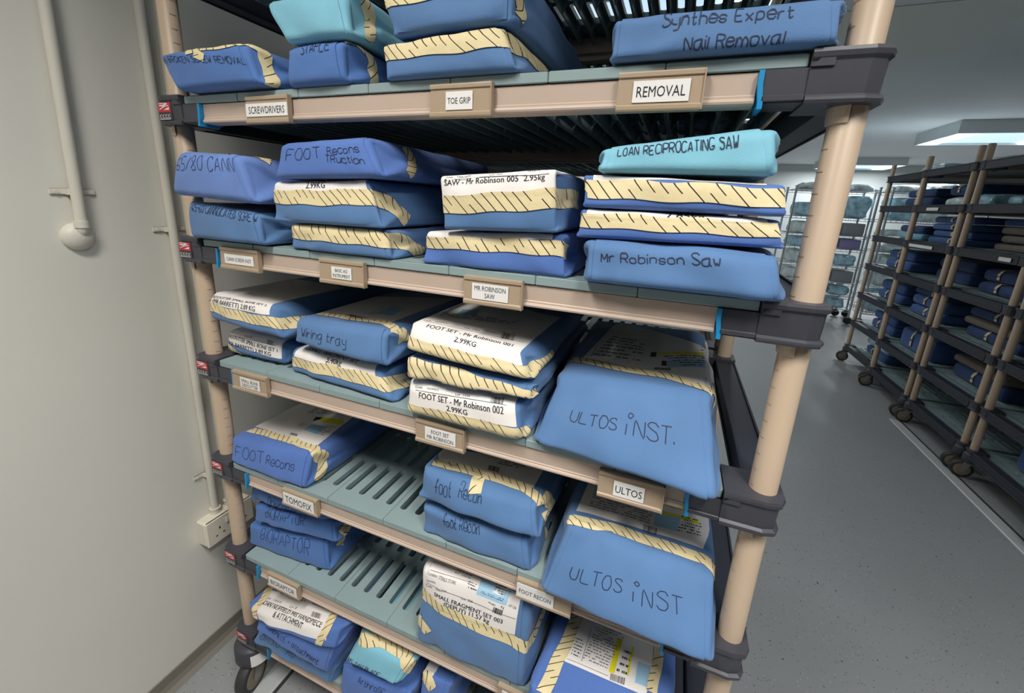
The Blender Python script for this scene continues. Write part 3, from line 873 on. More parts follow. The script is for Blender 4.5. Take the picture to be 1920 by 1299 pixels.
PACKS = {}
UNDER = ('a4', 'b4', 'b5', 'b7', 'b9', 'b10', 'c6', 'c4', 'c7', 'c2')      # packs with another lying on them
def build_pack(key, tone, tier, quad, yb, yt, D, label, deco=(), flap=True, group=None, **kw):
    """deco items: ('hand', text, px0, px1), ('tape', [px...], width), ('label', pxBL, pxBR, up_the_top, [items]) ..."""
    stack = PACKS.get(kw.pop('over', None)); p = Pack(key, tone, quad, yb, yt, D, floor=T[tier] if tier else None, seed=sum(map(ord, key)), on=stack, **kw)
    PACKS[key] = p
    root = empty('wrapped_instrument_pack', p.origin, label, 'instrument pack', group)
    o = p.origin
    body = p.body()
    A = p.at
    p.lay(body)
    if flap and not any(i[0] in ('label',) for i in deco):        # the outer sheet ends in a fold just before the right end
        fb = MB(); W, H = p.W, p.H; k = p.rnd.uniform(.006, .02)
        p.sheet(fb, [(p.r + .004, .004), (W - p.r - k * .2, .003), (W - p.r - k * .6, H + .012), (p.r + .005, H + .014)], M[tone], .0018, 30, 16, skirt=True)
        fb.build('folded_flap', root, o); p.lay(fb)
    for it in deco:
        if it[0] == 'hand': p.hand(body, it[1], A(it[2]), A(it[3]), *(it[4:]))
    body.build('wrap', root, o)
    rnd = random.Random(p.rnd.random())
    for it in deco:
        if it[0] == 'tape': continue
        if it[0] == 'label':
            _, bl, br, up, items = it
            a, c = A(bl), A(br); lb = MB()
            p.sheet(lb, [a, c, (c[0] + (it[1][0] * 0), p.H + up), (a[0], p.H + up)], M['paper'], .0008, 16, 44); p.lay(lb)
            put(p, lb, items, rnd); lb.build('paper_label', root, o)
        elif it[0] == 'doc':       # a sheet given by its four corners BL BR TR TL
            lb = MB(); p.sheet(lb, [A(q) for q in it[1]], M['paper'], .0008, 24, 30); p.lay(lb); put(p, lb, it[2], rnd); lb.build('paper_sheet', root, o)
    for it in deco:
        if it[0] == 'tape':
            tb = MB(); p.tape(tb, [A(q) for q in it[1]], it[2], under=(2 if any(q[0] == 'label' for q in deco) else 1) if key in UNDER else 0); tb.build('autoclave_tape', root, o); p.lay(tb)
    return p, root

def put(p, lb, items, rnd):
    A = p.at
    for t in items:
        if t[0] == 'B': p.text(lb, t[1], A(t[2]), A(t[3]), M['ink'], .0006, True, t[4] if len(t) > 4 else 1.0)
        elif t[0] == 'f': p.text(lb, t[1], A(t[2]), A(t[3]), M['ink'], .0006, False, t[4] if len(t) > 4 else 1.0)
        elif t[0] == 'quad': p.sheet(lb, [A(q) for q in t[2]], M[t[1]], .0004, 12, 12)
        elif t[0] == 'rows': p.rows(lb, [A(q) for q in t[1]], t[2], M[t[3] if len(t) > 3 else 'fine'], .0007, rnd)
        elif t[0] == 'bars': p.bars(lb, [A(q) for q in t[1]], 14, M['ink'], .0007, rnd)
        elif t[0] == 'line':
            a, c = A(t[1]), A(t[2]); d = (c - a) / np.linalg.norm(c - a); n = np.array([-d[1], d[0]]) * .0004
            k = 8; g = np.array([a + (c - a) * i / k - n for i in range(k + 1)] + [a + (c - a) * i / k + n for i in range(k + 1)])
            lb.add(p.ON(g, .0006), [(i, i + 1, i + k + 2, i + k + 1) for i in range(k)], M['ink'])

# ---PACKS---
# ------------------------------------------------------------------ the packs on the front shelving
BP = build_pack
TW = .024
# --- top full shelf (A)
BP('a1', 'mid', 'A', [(289, 103), (464, 79), (492, 168), (331, 178)], -.026, -.022, .42,
   'blue wrapped pack with faint pen writing at the left end of the top full shelf', [
   ('hand', 'AO BROKEN SCREW REMOVAL', (306, 121), (464, 121), 1.15),
   ('tape', [(355, 96), (440, 83), (470, 80), (492, 92), (501, 130), (503, 166)], .022),
   ('tape', [(377, 96), (374, 112)], .024)], bulge=(.006, .0015, .012), r=.024)
BP('a2', 'mid', 'A', [(532, 90), (648, 74), (654, 160), (534, 161)], -.012, -.008, .40,
   'short blue wrapped pack under the pale teal pack on the top full shelf', [
   ('hand', 'RICHARDS', (553, 87), (640, 76), .9), ('hand', 'STAPLE', (566, 104), (618, 94), 1.2),
   ('tape', [(655, 78), (690, 90), (700, 120), (699, 158)], .020)], bulge=(.006, .0015, .012), r=.022)
BP('a3', 'teal', None, [(491, 2), (652, -30), (664, 74), (531, 84)], -.014, -.004, .40,
   'pale teal wrapped pack on top of a short blue pack at the upper left', [
   ('tape', [(684, 0), (694, 40), (690, 76)], .020)], r=.026, noise=.0022, over='a2')
BP('a4', 'steel', 'A', [(713, 86), (948, 49), (975, 138), (718, 153)], -.012, -.004, .46,
   'blue pack with striped tape along its top edge on the top full shelf', [
   ('tape', [(713, 103), (780, 92), (860, 82), (945, 70), (985, 78), (1020, 105), (1052, 130)], .026)], r=.016)
BP('a5', 'steel', None, [(712, -8), (985, -72), (962, 50), (730, 73)], -.012, .0, .47,
   'large blue pack lying on the taped pack at the top of the picture', [
   ('tape', [(712, 8), (800, -12), (960, -40)], .026), ('tape', [(970, -20), (976, 12), (974, 34)], .024),
   ], r=.022, over='a4')
BP('a6', 'steel', 'A', [(1148, 38), (1592, -6), (1574, 92), (1137, 123)], -.012, -.004, .40,
   'wide blue pack with two lines of large pen writing beside the right post', [
   ('hand', 'Synthes Expert', (1242, 52), (1486, 33), 1.1, .0005, .0015), ('hand', 'Nail Removal', (1282, 95), (1468, 81), 1.0, .0005, .0015)], r=.016)
# --- shelf B
BP('b2', 'steel', 'B', [(349, 377), (486, 402), (498, 459), (352, 442)], -.024, -.020, .42,
   'dark blue pack under the periwinkle pack, left end of the second full shelf', [
   ('hand', '65-60 CANNULATED SCREW', (362, 394), (482, 416), 1.5)], r=.022)
BP('b1', 'peri', None, [(326, 284), (452, 291), (483, 384), (316, 364)], -.034, -.030, .42,
   'periwinkle blue pack with faint pen writing, left end of the second full shelf', [
   ('hand', '65/80 CANN', (332, 318), (442, 321), 1.2),
   ('tape', [(430, 287), (480, 289), (500, 297), (507, 306)], .018)], r=.030, over='b2')
BP('b5', 'steel', 'B', [(546, 420), (728, 432), (739, 487), (543, 459)], (-.004, -.004), 0.0, .46,
   'bottom blue pack with striped tape in the second full shelf stack of three', [
   ('tape', [(549, 432), (640, 440), (728, 449), (760, 456), (792, 475)], .026)], r=.015)
BP('b4', 'steel', None, [(513, 342), (694, 337), (720, 429), (509, 414)], -.016, -.004, .47,
   'blue pack with a white 2.99KG paper edge, middle of the stack of three', [
   ('label', (504, 362), (690, 358), .12, [('B', '2.99KG', (574, 353), (610, 352), 1.0), ('B', 'FOOT SET - Mr Robinson 003', (544, 344), (672, 341), .8)]),
   ('tape', [(506, 369), (600, 371), (692, 368), (728, 382), (764, 414)], .027)], bulge=(.006, .0015, .012), r=.015, over='b5')
BP('b3', 'royal', None, [(523, 270), (695, 256), (726, 341), (508, 340)], -.018, -.006, .46,
   'bright blue pack marked FOOT Recons TRuction on top of the stack of three', [
   ('hand', 'FOOT', (538, 301), (602, 295), .85), ('hand', 'Recons', (616, 290), (676, 285), 1.1), ('hand', 'TRuction', (613, 304), (686, 307), 1.1),
   ('tape', [(757, 276), (772, 302), (766, 328)], .022)], bulge=(.006, .0015, .012), r=.024, over='b4')
BP('b7', 'royal', 'B', [(802, 435), (1060, 441), (1064, 519), (790, 490)], 0.0, .006, .46,
   'low blue pack with white paper and striped tape under the 2.95kg pack', [
   ('label', (803, 446), (1036, 449), .10, []),
   ('tape', [(799, 453), (900, 458), (1040, 464), (1060, 474)], .021)], r=.012)
BP('b6', 'steel', None, [(822, 331), (1047, 317), (1047, 437), (828, 430)], -.014, -.006, .46,
   'blue pack with a white label reading 2.95kg above striped tape', [
   ('label', (829, 372), (1040, 362), .13, [('B', 'SAW - Mr Robinson 005  2.95kg', (834, 348), (1022, 337), 1.0), ('f', 'Code', (837, 334.5), (850, 334), .9), ('f', '1041070', (858, 333.5), (883, 331.5), .9), ('f', 'Lot  333', (918, 329.5), (942, 328), .9), ('line', (834, 337), (1030, 326)), ('bars', [(990, 323), (1014, 321.5), (1014, 318), (990, 319.5)])]),
   ('tape', [(828, 385), (930, 379), (1046, 371), (1082, 376)], .028)], r=.014, over='b7')
BP('b11', 'steel', 'B', [(1092, 450), (1472, 480), (1478, 573), (1084, 532)], -.032, -.020, .42,
   'wide blue pack with handwriting hanging over the right end of the second full shelf', [
   ('hand', 'Mr Robinson Saw', (1128, 490), (1352, 499), .9, .0005, .0015)], r=.026, noise=.0022)
BP('b10', 'royal', None, [(1087, 392), (1466, 413), (1477, 475), (1075, 452)], -.016, -.010, .46,
   'royal blue pack with tape over a 2.85kg label, above the overhanging handwritten pack', [
   ('label', (1098, 408), (1440, 420), .10, [('B', '2.85kg', (1248, 411), (1322, 414), .9)]),
   ('tape', [(1070, 408), (1100, 404), (1250, 416), (1380, 424), (1470, 430)], .021)], r=.013, over='b11')
BP('b9', 'royal', None, [(1090, 327), (1478, 347), (1478, 408), (1088, 390)], -.014, -.008, .46,
   'royal blue pack with blank white paper and striped tape under the pale teal pack', [
   ('label', (1112, 338), (1438, 348), .10, []),
   ('tape', [(1072, 355), (1095, 345), (1250, 356), (1380, 363), (1486, 372)], .024)], r=.013, over='b10')
BP('b8', 'teal', None, [(1121, 279), (1466, 238), (1466, 330), (1114, 325)], -.012, -.004, .40,
   'pale teal pack with pen writing topping the right stack on the second full shelf', [
   ('hand', 'LOAN RECIPROCATING SAW', (1158, 293), (1384, 277), 1.35)], r=.024, noise=.0024, over='b9')
# --- shelf C
BP('c2', 'steel', 'C', [(394, 613), (533, 642), (534, 690), (400, 657)], (.034, .034), (.042, .044), .46,
   'lower blue pack with a white small bone set 1 label, third full shelf', [
   ('label', (409, 640), (529, 672), .08, [('B', 'DESOUTTER SMALL BONE SET 1', (411, 629), (521, 660), .72), ('B', '(MR BARRETT) 2.89 KG', (425, 644), (509, 667), .72), ('line', (410, 621), (528, 650)), ('f', 'Code   1039643', (411, 618), (440, 624), .9), ('f', 'Lot 20', (459, 631), (472, 634), .9), ('bars', [(501, 645), (513, 648), (514, 640), (502, 637)])]),
   ('tape', [(404, 648), (470, 667), (530, 682)], .022)], r=.036)
BP('c1', 'steel', None, [(372, 545), (510, 574), (534, 641), (375, 597)], .002, .016, .47,
   'upper blue pack with a white small bone set 2 label, third full shelf', [
   ('label', (380, 567), (506, 590), .24, [('B', 'DESOUTTER SMALL BONE SET 2', (389, 553), (500, 575), .8), ('B', '(MR BARRETT) 2.89 KG', (399, 566), (479, 584), .75)]),
   ('tape', [(379, 574), (440, 590), (510, 604), (560, 604), (640, 588)], .024)], r=.036, over='c2')
BP('c4', 'steel', 'C', [(545, 653), (716, 692), (744, 758), (539, 692)], (.024, .0), (.034, .016), .46,
   'blue pack with a white 5.40kg label under the wiring tray pack', [
   ('label', (552, 668), (705, 707), .14, [('B', '5.40kg', (611, 679), (640, 686), 1.0), ('B', 'SMALL FRAGMENT SET', (575, 656), (670, 682), 1.0)]),
   ('tape', [(549, 676), (630, 696), (705, 715), (735, 718), (766, 708)], .026)], r=.030)
BP('c3', 'steel', None, [(553, 596), (731, 622), (727, 692), (545, 642)], (.010, -.006), (.026, .012), .46,
   'blue pack marked Wiring tray with striped tape and paper on top', [
   ('hand', 'Wiring tray', (567, 629), (650, 650), 1.2),
   ('doc', [(606, 585), (736, 604), (856, 560), (700, 552)], [('quad', 'paleblue', [(708, 589), (735, 593), (760, 578), (735, 575)]), ('rows', [(690, 590), (708, 592), (730, 578), (714, 576)], 5), ('bars', [(648, 594), (664, 596), (668, 592), (652, 590)])]),
   ('tape', [(600, 588), (660, 598), (725, 606), (750, 618), (757, 640)], .024)], bulge=(.006, .0015, .012), r=.026, over='c4')
BP('c7', 'steel', 'C', [(757, 713), (979, 757), (988, 829), (755, 774)], -.018, -.008, .46,
   'bottom blue pack with a white foot set 002 label on the third full shelf', [
   ('label', (765, 754), (969, 800), .10, [('B', 'FOOT SET - Mr Robinson 002', (786, 745), (945, 776), 1.0), ('B', '2.99KG', (838, 769), (877, 778), 1.0), ('f', 'Code    1039953', (779, 727), (822, 733), 1.0), ('f', 'Lot  1154', (854, 741), (881, 745), 1.0), ('line', (780, 731), (970, 764)), ('f', 'Kg', (942, 747), (948, 748), 1.0), ('f', 'Weight', (914, 741), (930, 744), 1.0), ('bars', [(920, 754), (944, 758), (946, 748), (922, 744)])]),
   ('tape', [(763, 764), (860, 790), (970, 815), (992, 812)], .026)], r=.036)
BP('c6', 'steel', None, [(763, 668), (1004, 726), (998, 750), (764, 706)], -.012, -.004, .46,
   'thin blue pack with striped tape between the two foot set labels', [
   ('tape', [(763, 682), (860, 706), (1010, 738)], .026)], r=.012, over='c7')
BP('c5', 'steel', None, [(764, 604), (986, 662), (1002, 722), (748, 657)], -.020, .002, .47,
   'top blue pack with a white foot set 001 label on the third full shelf', [
   ('label', (770, 632), (980, 685), .26, [('B', 'FOOT SET - Mr Robinson 001', (799, 614), (961, 651), 1.0), ('B', '2.99KG', (851, 640), (892, 651), 1.0), ('f', 'Code   1039952', (793, 602), (838, 608), 1.0), ('f', 'Lot  1155', (870, 616), (898, 622), 1.0), ('line', (796, 603), (984, 643)), ('f', 'Kg', (960, 626), (967, 627), 1.0), ('f', 'Weight', (932, 622), (948, 624), 1.0), ('bars', [(938, 635), (963, 640), (967, 629), (943, 624)]), ('rows', [(800, 592), (960, 610), (975, 601), (815, 584)], 3), ('quad', 'paleblue', [(856, 590), (890, 594), (900, 584), (868, 580)])]),
   ('tape', [(764, 641), (860, 670), (960, 694), (1010, 694), (1048, 678)], .027)], r=.036, over='c6')
BP('c8', 'steel', 'C', [(1046, 704), (1340, 742), (1356, 940), (989, 822)], (-.012, -.045), .040, .48,
   'large blue pack overhanging the right end of the third full shelf', [
   ('hand', 'ULTOS', (1068, 788), (1155, 806), 1.05, .0005, .0015), ('hand', '*NST.', (1172, 813), (1264, 834), 1.1, .0005, .0015),
   ('doc', [(1092, 671), (1344, 716), (1340, 640), (1160, 600)], [('rows', [(1110, 668), (1200, 680), (1215, 640), (1150, 630)], 7), ('quad', 'paleblue', [(1250, 690), (1322, 691), (1322, 678), (1252, 677)]), ('quad', 'yellow', [(1234, 666), (1318, 668), (1318, 663), (1236, 661)]), ('quad', 'ink', [(1219, 670), (1230, 670), (1231, 661), (1221, 661)]), ('quad', 'ink', [(1240, 686), (1249, 687), (1250, 678), (1241, 677)]), ('rows', [(1284, 688), (1322, 689), (1321, 670), (1240, 668)], 5, 'ink'), ('bars', [(1227, 694), (1258, 696), (1258, 692), (1227, 690)]), ('line', (1108, 668), (1120, 650)), ('line', (1338, 712), (1334, 650))]),
   ('tape', [(1070, 677), (1150, 690), (1250, 706), (1335, 726), (1352, 738), (1366, 758)], .024)], flap=True, r=.026, bulge=(.010, .008, .006), noise=.002)
# --- shelf D
BP('d1', 'royal', 'D', [(433, 818), (590, 850), (572, 914), (428, 866)], -.006, .022, .50,
   'bright blue pack marked FOOT Recons at the left end of the fourth full shelf', [
   ('hand', 'FOOT', (443, 854), (494, 866), .85), ('hand', 'Recons', (500, 868), (552, 882), 1.2),
   ('doc', [(478, 800), (594, 836), (700, 752), (570, 752)], [('quad', 'paleblue', [(570, 806), (594, 815), (612, 800), (584, 795)]), ('rows', [(594, 815), (606, 818), (632, 800), (614, 797)], 6), ('quad', 'yellow', [(598, 790), (638, 798), (646, 790), (606, 783)]), ('quad', 'ink', [(586, 790), (600, 787), (606, 783), (592, 782)]), ('bars', [(543, 815), (556, 819), (558, 815), (546, 812)]), ('rows', [(556, 800), (566, 802), (576, 795), (564, 793)], 4, 'ink'), ('rows', [(575, 775), (660, 780), (680, 765), (600, 760)], 6)]),
   ('tape', [(470, 806), (530, 822), (590, 842), (606, 858), (603, 882), (594, 900)], .025)], bulge=(.006, .0015, .012), r=.022)
BP('d3', 'steel', 'D', [(792, 946), (992, 1012), (998, 1070), (789, 984)], .004, .012, .46,
   'lower blue pack marked foot Recon on the fourth full shelf', [
   ('hand', 'foot Recon', (832, 982), (900, 1000), 1.8),
   ('tape', [(1024, 990), (1026, 1012)], .020)], r=.016, noise=.0034)
BP('d2', 'steel', None, [(792, 876), (1010, 950), (1014, 1016), (776, 934)], (-.004, -.006), .014, .46,
   'upper blue pack marked foot Recon with striped tape and a paper sheet on top', [
   ('hand', 'foot', (816, 922), (846, 930), 2.2), ('hand', 'Recon', (860, 931), (903, 944), 2.0),
   ('doc', [(822, 862), (1000, 915), (1022, 876), (834, 836)], [('rows', [(930, 870), (975, 880), (1000, 868), (950, 860)], 4, 'ink'), ('bars', [(914, 882), (934, 887), (937, 878), (917, 873)])]),
   ('tape', [(812, 867), (900, 888), (985, 915), (1020, 930), (1036, 952), (1030, 980)], .026), ('tape', [(898, 896), (890, 924)], .026)], r=.022, noise=.0034, over='d3')
BP('d4', 'steel', 'D', [(1062, 978), (1346, 1088), (1344, 1250), (1005, 1104)], (-.030, -.046), .022, .50,
   'large blue pack overhanging the right end of the fourth full shelf', [
   ('hand', 'ULTOS', (1068, 1080), (1165, 1110), 1.0, .0005, .0015), ('hand', '*NST', (1186, 1126), (1280, 1150), 1.0, .0005, .0015),
   ('doc', [(1080, 958), (1318, 1030), (1326, 960), (1110, 890)], [('rows', [(1104, 950), (1220, 985), (1226, 935), (1120, 905)], 12), ('quad', 'paleblue', [(1224, 986), (1270, 998), (1276, 970), (1230, 962)]), ('quad', 'yellow', [(1246, 948), (1300, 964), (1302, 952), (1248, 938)]), ('quad', 'yellow', [(1232, 962), (1310, 984), (1311, 978), (1233, 956)]), ('rows', [(1270, 998), (1314, 1008), (1316, 976), (1278, 966)], 6, 'ink'), ('bars', [(1204, 996), (1230, 1004), (1232, 992), (1206, 984)]), ('rows', [(1180, 945), (1230, 960), (1234, 948), (1184, 932)], 3, 'ink')]),
   ('tape', [(1062, 968), (1150, 992), (1250, 1026), (1322, 1050), (1346, 1076)], .026)], r=.022, bulge=(.010, .006, .006), noise=.0018)
# --- shelf E
BP('e3', 'mid', 'E', [(467, 983), (616, 1014), (619, 1068), (466, 1018)], (.028, .048), (.036, .056), .44,
   'bottom blue handwritten pack of the stack of three on the fifth full shelf', [
   ('hand', 'BIORAPTOR', (490, 1008), (580, 1038), 1.35), ('tape', [(634, 1022), (641, 1004)], .020)], r=.012)
BP('e2', 'mid', None, [(478, 945), (630, 981), (634, 1016), (476, 976)], (.026, .044), (.034, .052), .44,
   'middle blue handwritten pack of the stack of three on the fifth full shelf', [
   ('hand', 'BIORAPTOR', (500, 968), (572, 984), 1.35), ('tape', [(642, 1002), (655, 984)], .020)], r=.012, over='e3')
BP('e1', 'mid', None, [(470, 908), (640, 962), (640, 980), (466, 936)], (.024, .040), (.032, .048), .44,
   'top blue pack of the stack of three on the fifth full shelf, half hidden', [
   ('hand', 'Operator', (504, 944), (560, 958), 1.4)], r=.012, over='e2')
BP('e4', 'steel', 'E', [(792, 1058), (1004, 1132), (985, 1294), (776, 1194)], -.006, .016, .42,
   'tall blue pack with a large white 11.57 kg label on the fifth full shelf', [
   ('doc', [(792, 1118), (966, 1188), (978, 1118), (812, 1030)], [('B', 'SMALL FRAGMENT SET 003', (815, 1114), (943, 1167), 1.0), ('B', '(DEPUY) 11.57 kg', (833, 1133), (918, 1167), 1.0), ('f', 'Location  STERILE STORE', (805, 1076), (855, 1094), 1.0), ('f', 'Speciality', (802, 1087), (818, 1092), 1.0), ('f', 'Code    1040994', (800, 1096), (838, 1109), 1.0), ('f', 'Lot  366', (866, 1121), (887, 1128), 1.0), ('f', 'Weight', (916, 1128), (930, 1134), 1.0), ('f', 'Kg', (940, 1137), (946, 1139), 1.0), ('f', '-07-28', (953, 1134), (968, 1140), 1.0), ('line', (802, 1090), (968, 1158)), ('line', (808, 1068), (884, 1092)), ('quad', 'paleblue', [(894, 1112), (950, 1133), (962, 1104), (908, 1078)]), ('quad', 'paper', [(924, 1110), (950, 1119), (956, 1097), (932, 1088)]), ('rows', [(926, 1110), (949, 1118), (954, 1099), (932, 1090)], 5, 'ink'), ('rows', [(902, 1110), (944, 1126), (946, 1121), (905, 1106)], 2, 'ink'), ('rows', [(876, 1101), (894, 1107), (898, 1096), (880, 1088)], 3, 'ink'), ('bars', [(924, 1145), (942, 1152), (945, 1142), (927, 1135)]), ('rows', [(852, 1076), (882, 1087), (886, 1079), (858, 1068)], 2)]),
   ('tape', [(786, 1104), (830, 1140), (900, 1172), (965, 1198), (1000, 1190), (1016, 1150), (1022, 1130)], .024), ('tape', [(783, 1152), (795, 1172), (803, 1184)], .024)], r=.026, bulge=(.010, .008, .004))
BP('e5', 'royal', 'E', [(990, 1286), (1256, 1412), (1250, 1468), (980, 1332)], -.042, -.036, .46,
   'royal blue pack with a printed table sheet and yellow highlighting at the bottom right', [
   ('doc', [(1058, 1240), (1210, 1305), (1248, 1200), (1096, 1150)], [('rows', [(1092, 1236), (1138, 1256), (1172, 1190), (1120, 1170)], 14), ('quad', 'yellow', [(1141, 1260), (1151, 1264), (1167, 1200), (1157, 1196)]), ('quad', 'yellow', [(1174, 1266), (1178, 1268), (1189, 1214), (1185, 1212)]), ('bars', [(1143, 1275), (1170, 1285), (1172, 1272), (1145, 1263)]), ('quad', 'paleblue', [(1190, 1280), (1212, 1289), (1220, 1250), (1196, 1240)]), ('rows', [(1154, 1262), (1174, 1270), (1184, 1220), (1170, 1214)], 4, 'ink'), ('line', (1090, 1240), (1108, 1180)), ('line', (1060, 1234), (1140, 1268)), ('rows', [(1070, 1228), (1086, 1236), (1096, 1200), (1080, 1194)], 6, 'ink')]),
   ('tape', [(1018, 1299), (1050, 1230), (1084, 1153)], .026), ('tape', [(1222, 1299), (1231, 1250), (1236, 1215)], .020)], skew=.05, flap=False, r=.018)
# --- bottom shelf F
BP('f3', 'steel', 'F', [(487, 1178), (632, 1252), (620, 1277), (475, 1200)], -.012, -.002, .42,
   'lowest blue pack with faint pen writing at the left of the bottom shelf', [
   ('hand', 'BASIC', (489, 1196), (524, 1212), 2.0), ('hand', 'A0', (536, 1225), (552, 1232), 1.6)], r=.010)
BP('f2', 'royal', None, [(484, 1160), (630, 1214), (612, 1262), (480, 1178)], -.028, -.016, .42,
   'blue pack marked handpiece and attachment, second from bottom at lower left', [
   ('hand', 'HANDPIECE + attachment', (500, 1176), (596, 1244), 1.3)], r=.008, over='f3')
BP('f1', 'royal', None, [(464, 1132), (644, 1170), (630, 1220), (470, 1160)], -.030, -.014, .40,
   'royal blue pack with a white handpiece label between two strips of tape', [
   ('doc', [(486, 1160), (612, 1200), (630, 1140), (512, 1106)], [('B', 'LOAN NUFFIELD MIS HANDPIECE', (489, 1132), (601, 1176), 1.0), ('B', '& ATTACHMENT', (511, 1156), (566, 1178), 1.0), ('f', 'Code   11266142', (498, 1122), (526, 1132), 1.0), ('f', 'Lot  8', (542, 1139), (554, 1143), 1.0), ('f', 'Location STERILE STORE', (508, 1107), (544, 1119), 1.0), ('f', 'Expiry Date 2026-08-06', (586, 1133), (614, 1144), 1.0), ('bars', [(583, 1156), (600, 1161), (603, 1152), (586, 1147)]), ('line', (496, 1126), (602, 1166)), ('rows', [(560, 1128), (586, 1134), (590, 1124), (566, 1118)], 2)]),
   ('tape', [(479, 1158), (490, 1130), (508, 1100)], .022), ('tape', [(600, 1208), (612, 1180), (632, 1142)], .022)], flap=False, ztop=T['E'] - .062, r=.024, bulge=(.010, .0015, .004), over='f2')
BP('f5', 'royal', 'F', [(641, 1246), (770, 1302), (762, 1345), (633, 1266)], -.014, -.004, .40,
   'blue pack under the small pale teal pack on the bottom shelf', [
   ('hand', 'Arthrosc', (672, 1278), (722, 1300), 1.3)], r=.012)
BP('f4', 'teal', None, [(672, 1192), (778, 1244), (748, 1288), (644, 1238)], -.018, .002, .36,
   'pale teal pack with pen writing on the bottom shelf', [
   ('hand', 'MS SAW BLADE', (648, 1240), (706, 1276), 1.35),
   ('tape', [(672, 1176), (720, 1204), (760, 1224), (776, 1244)], .030)], flap=True, r=.026, over='f5')
BP('f6', 'royal', 'F', [(790, 1262), (846, 1288), (836, 1330), (780, 1300)], .002, .02, .42,
   'blue pack with white paper and tape beside the pale teal pack', [
   ('doc', [(788, 1258), (812, 1268), (830, 1238), (806, 1228)], []),
   ('tape', [(776, 1250), (800, 1266), (812, 1290)], .024)], r=.014)

# ------------------------------------------------------------------ shelf label holders (clip on, each a thing with its card)
def holder(tier, x0px, x1px, ypx, lines, cx0, cx1, label, h=.046, ch=.024, dz=0.0, k=0):
    z = T[tier] - .0335 + dz
    y = -.0075
    xs = [U(x, ypx, 'y', y)[0] for x in (x0px, x1px, cx0, cx1)]
    e = empty('label_holder', ((xs[0] + xs[1]) / 2, y, z - h / 2), label, 'shelf label', 'shelf label holders')
    b = MB(); X0, X1 = xs[0], xs[1]; m = M['holder']
    prof = [(y + .006, -h / 2), (y - .002, -h / 2), (y - .003, -h / 2 + .002), (y - .003, -h / 2 + .006), (y - .001, -h / 2 + .008), (y + .0005, h / 2 - .007), (y - .0015, h / 2 - .006), (y - .0015, h / 2 - .0015), (y - .001, h / 2), (y + .009, h / 2), (y + .009, h / 2 - .003), (y + .003, h / 2 - .004), (y + .003, -h / 2 + .003)]
    b.loft([[(x, a, z + c) for a, c in prof] for x in (X0, X1)], m)
    b.box((X1 - .0016, y - .0026, z - h / 2), (X1 + .0002, y + .007, z + h / 2), m)
    o = e.location
    b.build('clip', e, o)
    c = MB(); a0, a1 = xs[2], xs[3]; zz = z - .0005
    c.box((a0, y - .0022, zz - ch / 2), (a1, y - .0012, zz + ch / 2), M['card'])
    n = len(lines)
    for i, t in enumerate(lines):
        v, f, w = print_mesh(t, False); wid = (a1 - a0) * .86
        kx = min(wid / max(print_mesh(q, False)[2] for q in lines), ch * (.62 if n == 1 else .34) / .72)
        kz = min(kx * 1.35, ch * (.62 if n == 1 else .34) / .72)
        zb = zz - .36 * kz + (0 if n == 1 else (.5 - i) * ch * .44)
        xb = (a0 + a1) / 2 - w * kx / 2
        c.add([(xb + p[0] * kx, y - .0025, zb + p[1] * kz) for p in v], f, M['ink'])
    c.build('card', e, o)
holder('A', 462, 542, 206, ['SCREWDRIVERS'], 463, 541, 'brown label holder reading SCREWDRIVERS on the top full shelf', ch=.022)
holder('A', 807, 922, 188, ['TOE GRIP'], 837, 887, 'brown label holder reading TOE GRIP on the top full shelf', ch=.025)
holder('A', 1158, 1320, 172, ['REMOVAL'], 1187, 1293, 'brown label holder reading REMOVAL on the top full shelf', ch=.025)
holder('B', 414, 485, 484, ['CANN SCREW INST'], 423, 476, 'brown label holder reading CANN SCREW INST on the second full shelf', ch=.020)
holder('B', 600, 683, 509, ['BASIC AO', 'INSTRUMENT'], 623, 660, 'brown label holder with a two line card ending in INSTRUMENT', ch=.022)
holder('B', 870, 980, 544, ['MR ROBINSON', 'SAW'], 886, 954, 'brown label holder with a two line card ending in SAW', ch=.026)
holder('C', 437, 500, 714, ['SMALL BONE', 'DESOUTTER'], 452, 487, 'brown label holder reading SMALL BONE on the third full shelf', ch=.024)
holder('C', 780, 871, 818, ['FOOT SET', 'MR ROBINSON'], 798, 855, 'brown label holder reading FOOT SET on the third full shelf', ch=.026)
holder('C', 1121, 1249, 908, ['ULTOS'], 1151, 1211, 'brown label holder under the overhanging large pack of the third full shelf', ch=.026, dz=-.006)
holder('D', 530, 594, 935, ['TOMOFIX'], 533, 588, 'brown label holder in front of the fourth full shelf, left side', ch=.030, h=.042)
holder('D', 968, 1074, 1108, ['FOOT RECON'], 969, 1040, 'brown label holder reading FOOT RE on the fourth full shelf', ch=.030, h=.042)
holder('E', 503, 559, 1092, ['BIORAPTOR'], 506, 555, 'brown label holder on the fifth full shelf, left side', ch=.026, h=.040)
holder('E', 933, 1030, 1292, ['E'], 942, 1010, 'brown label holder at the bottom picture edge', ch=.028, h=.042)
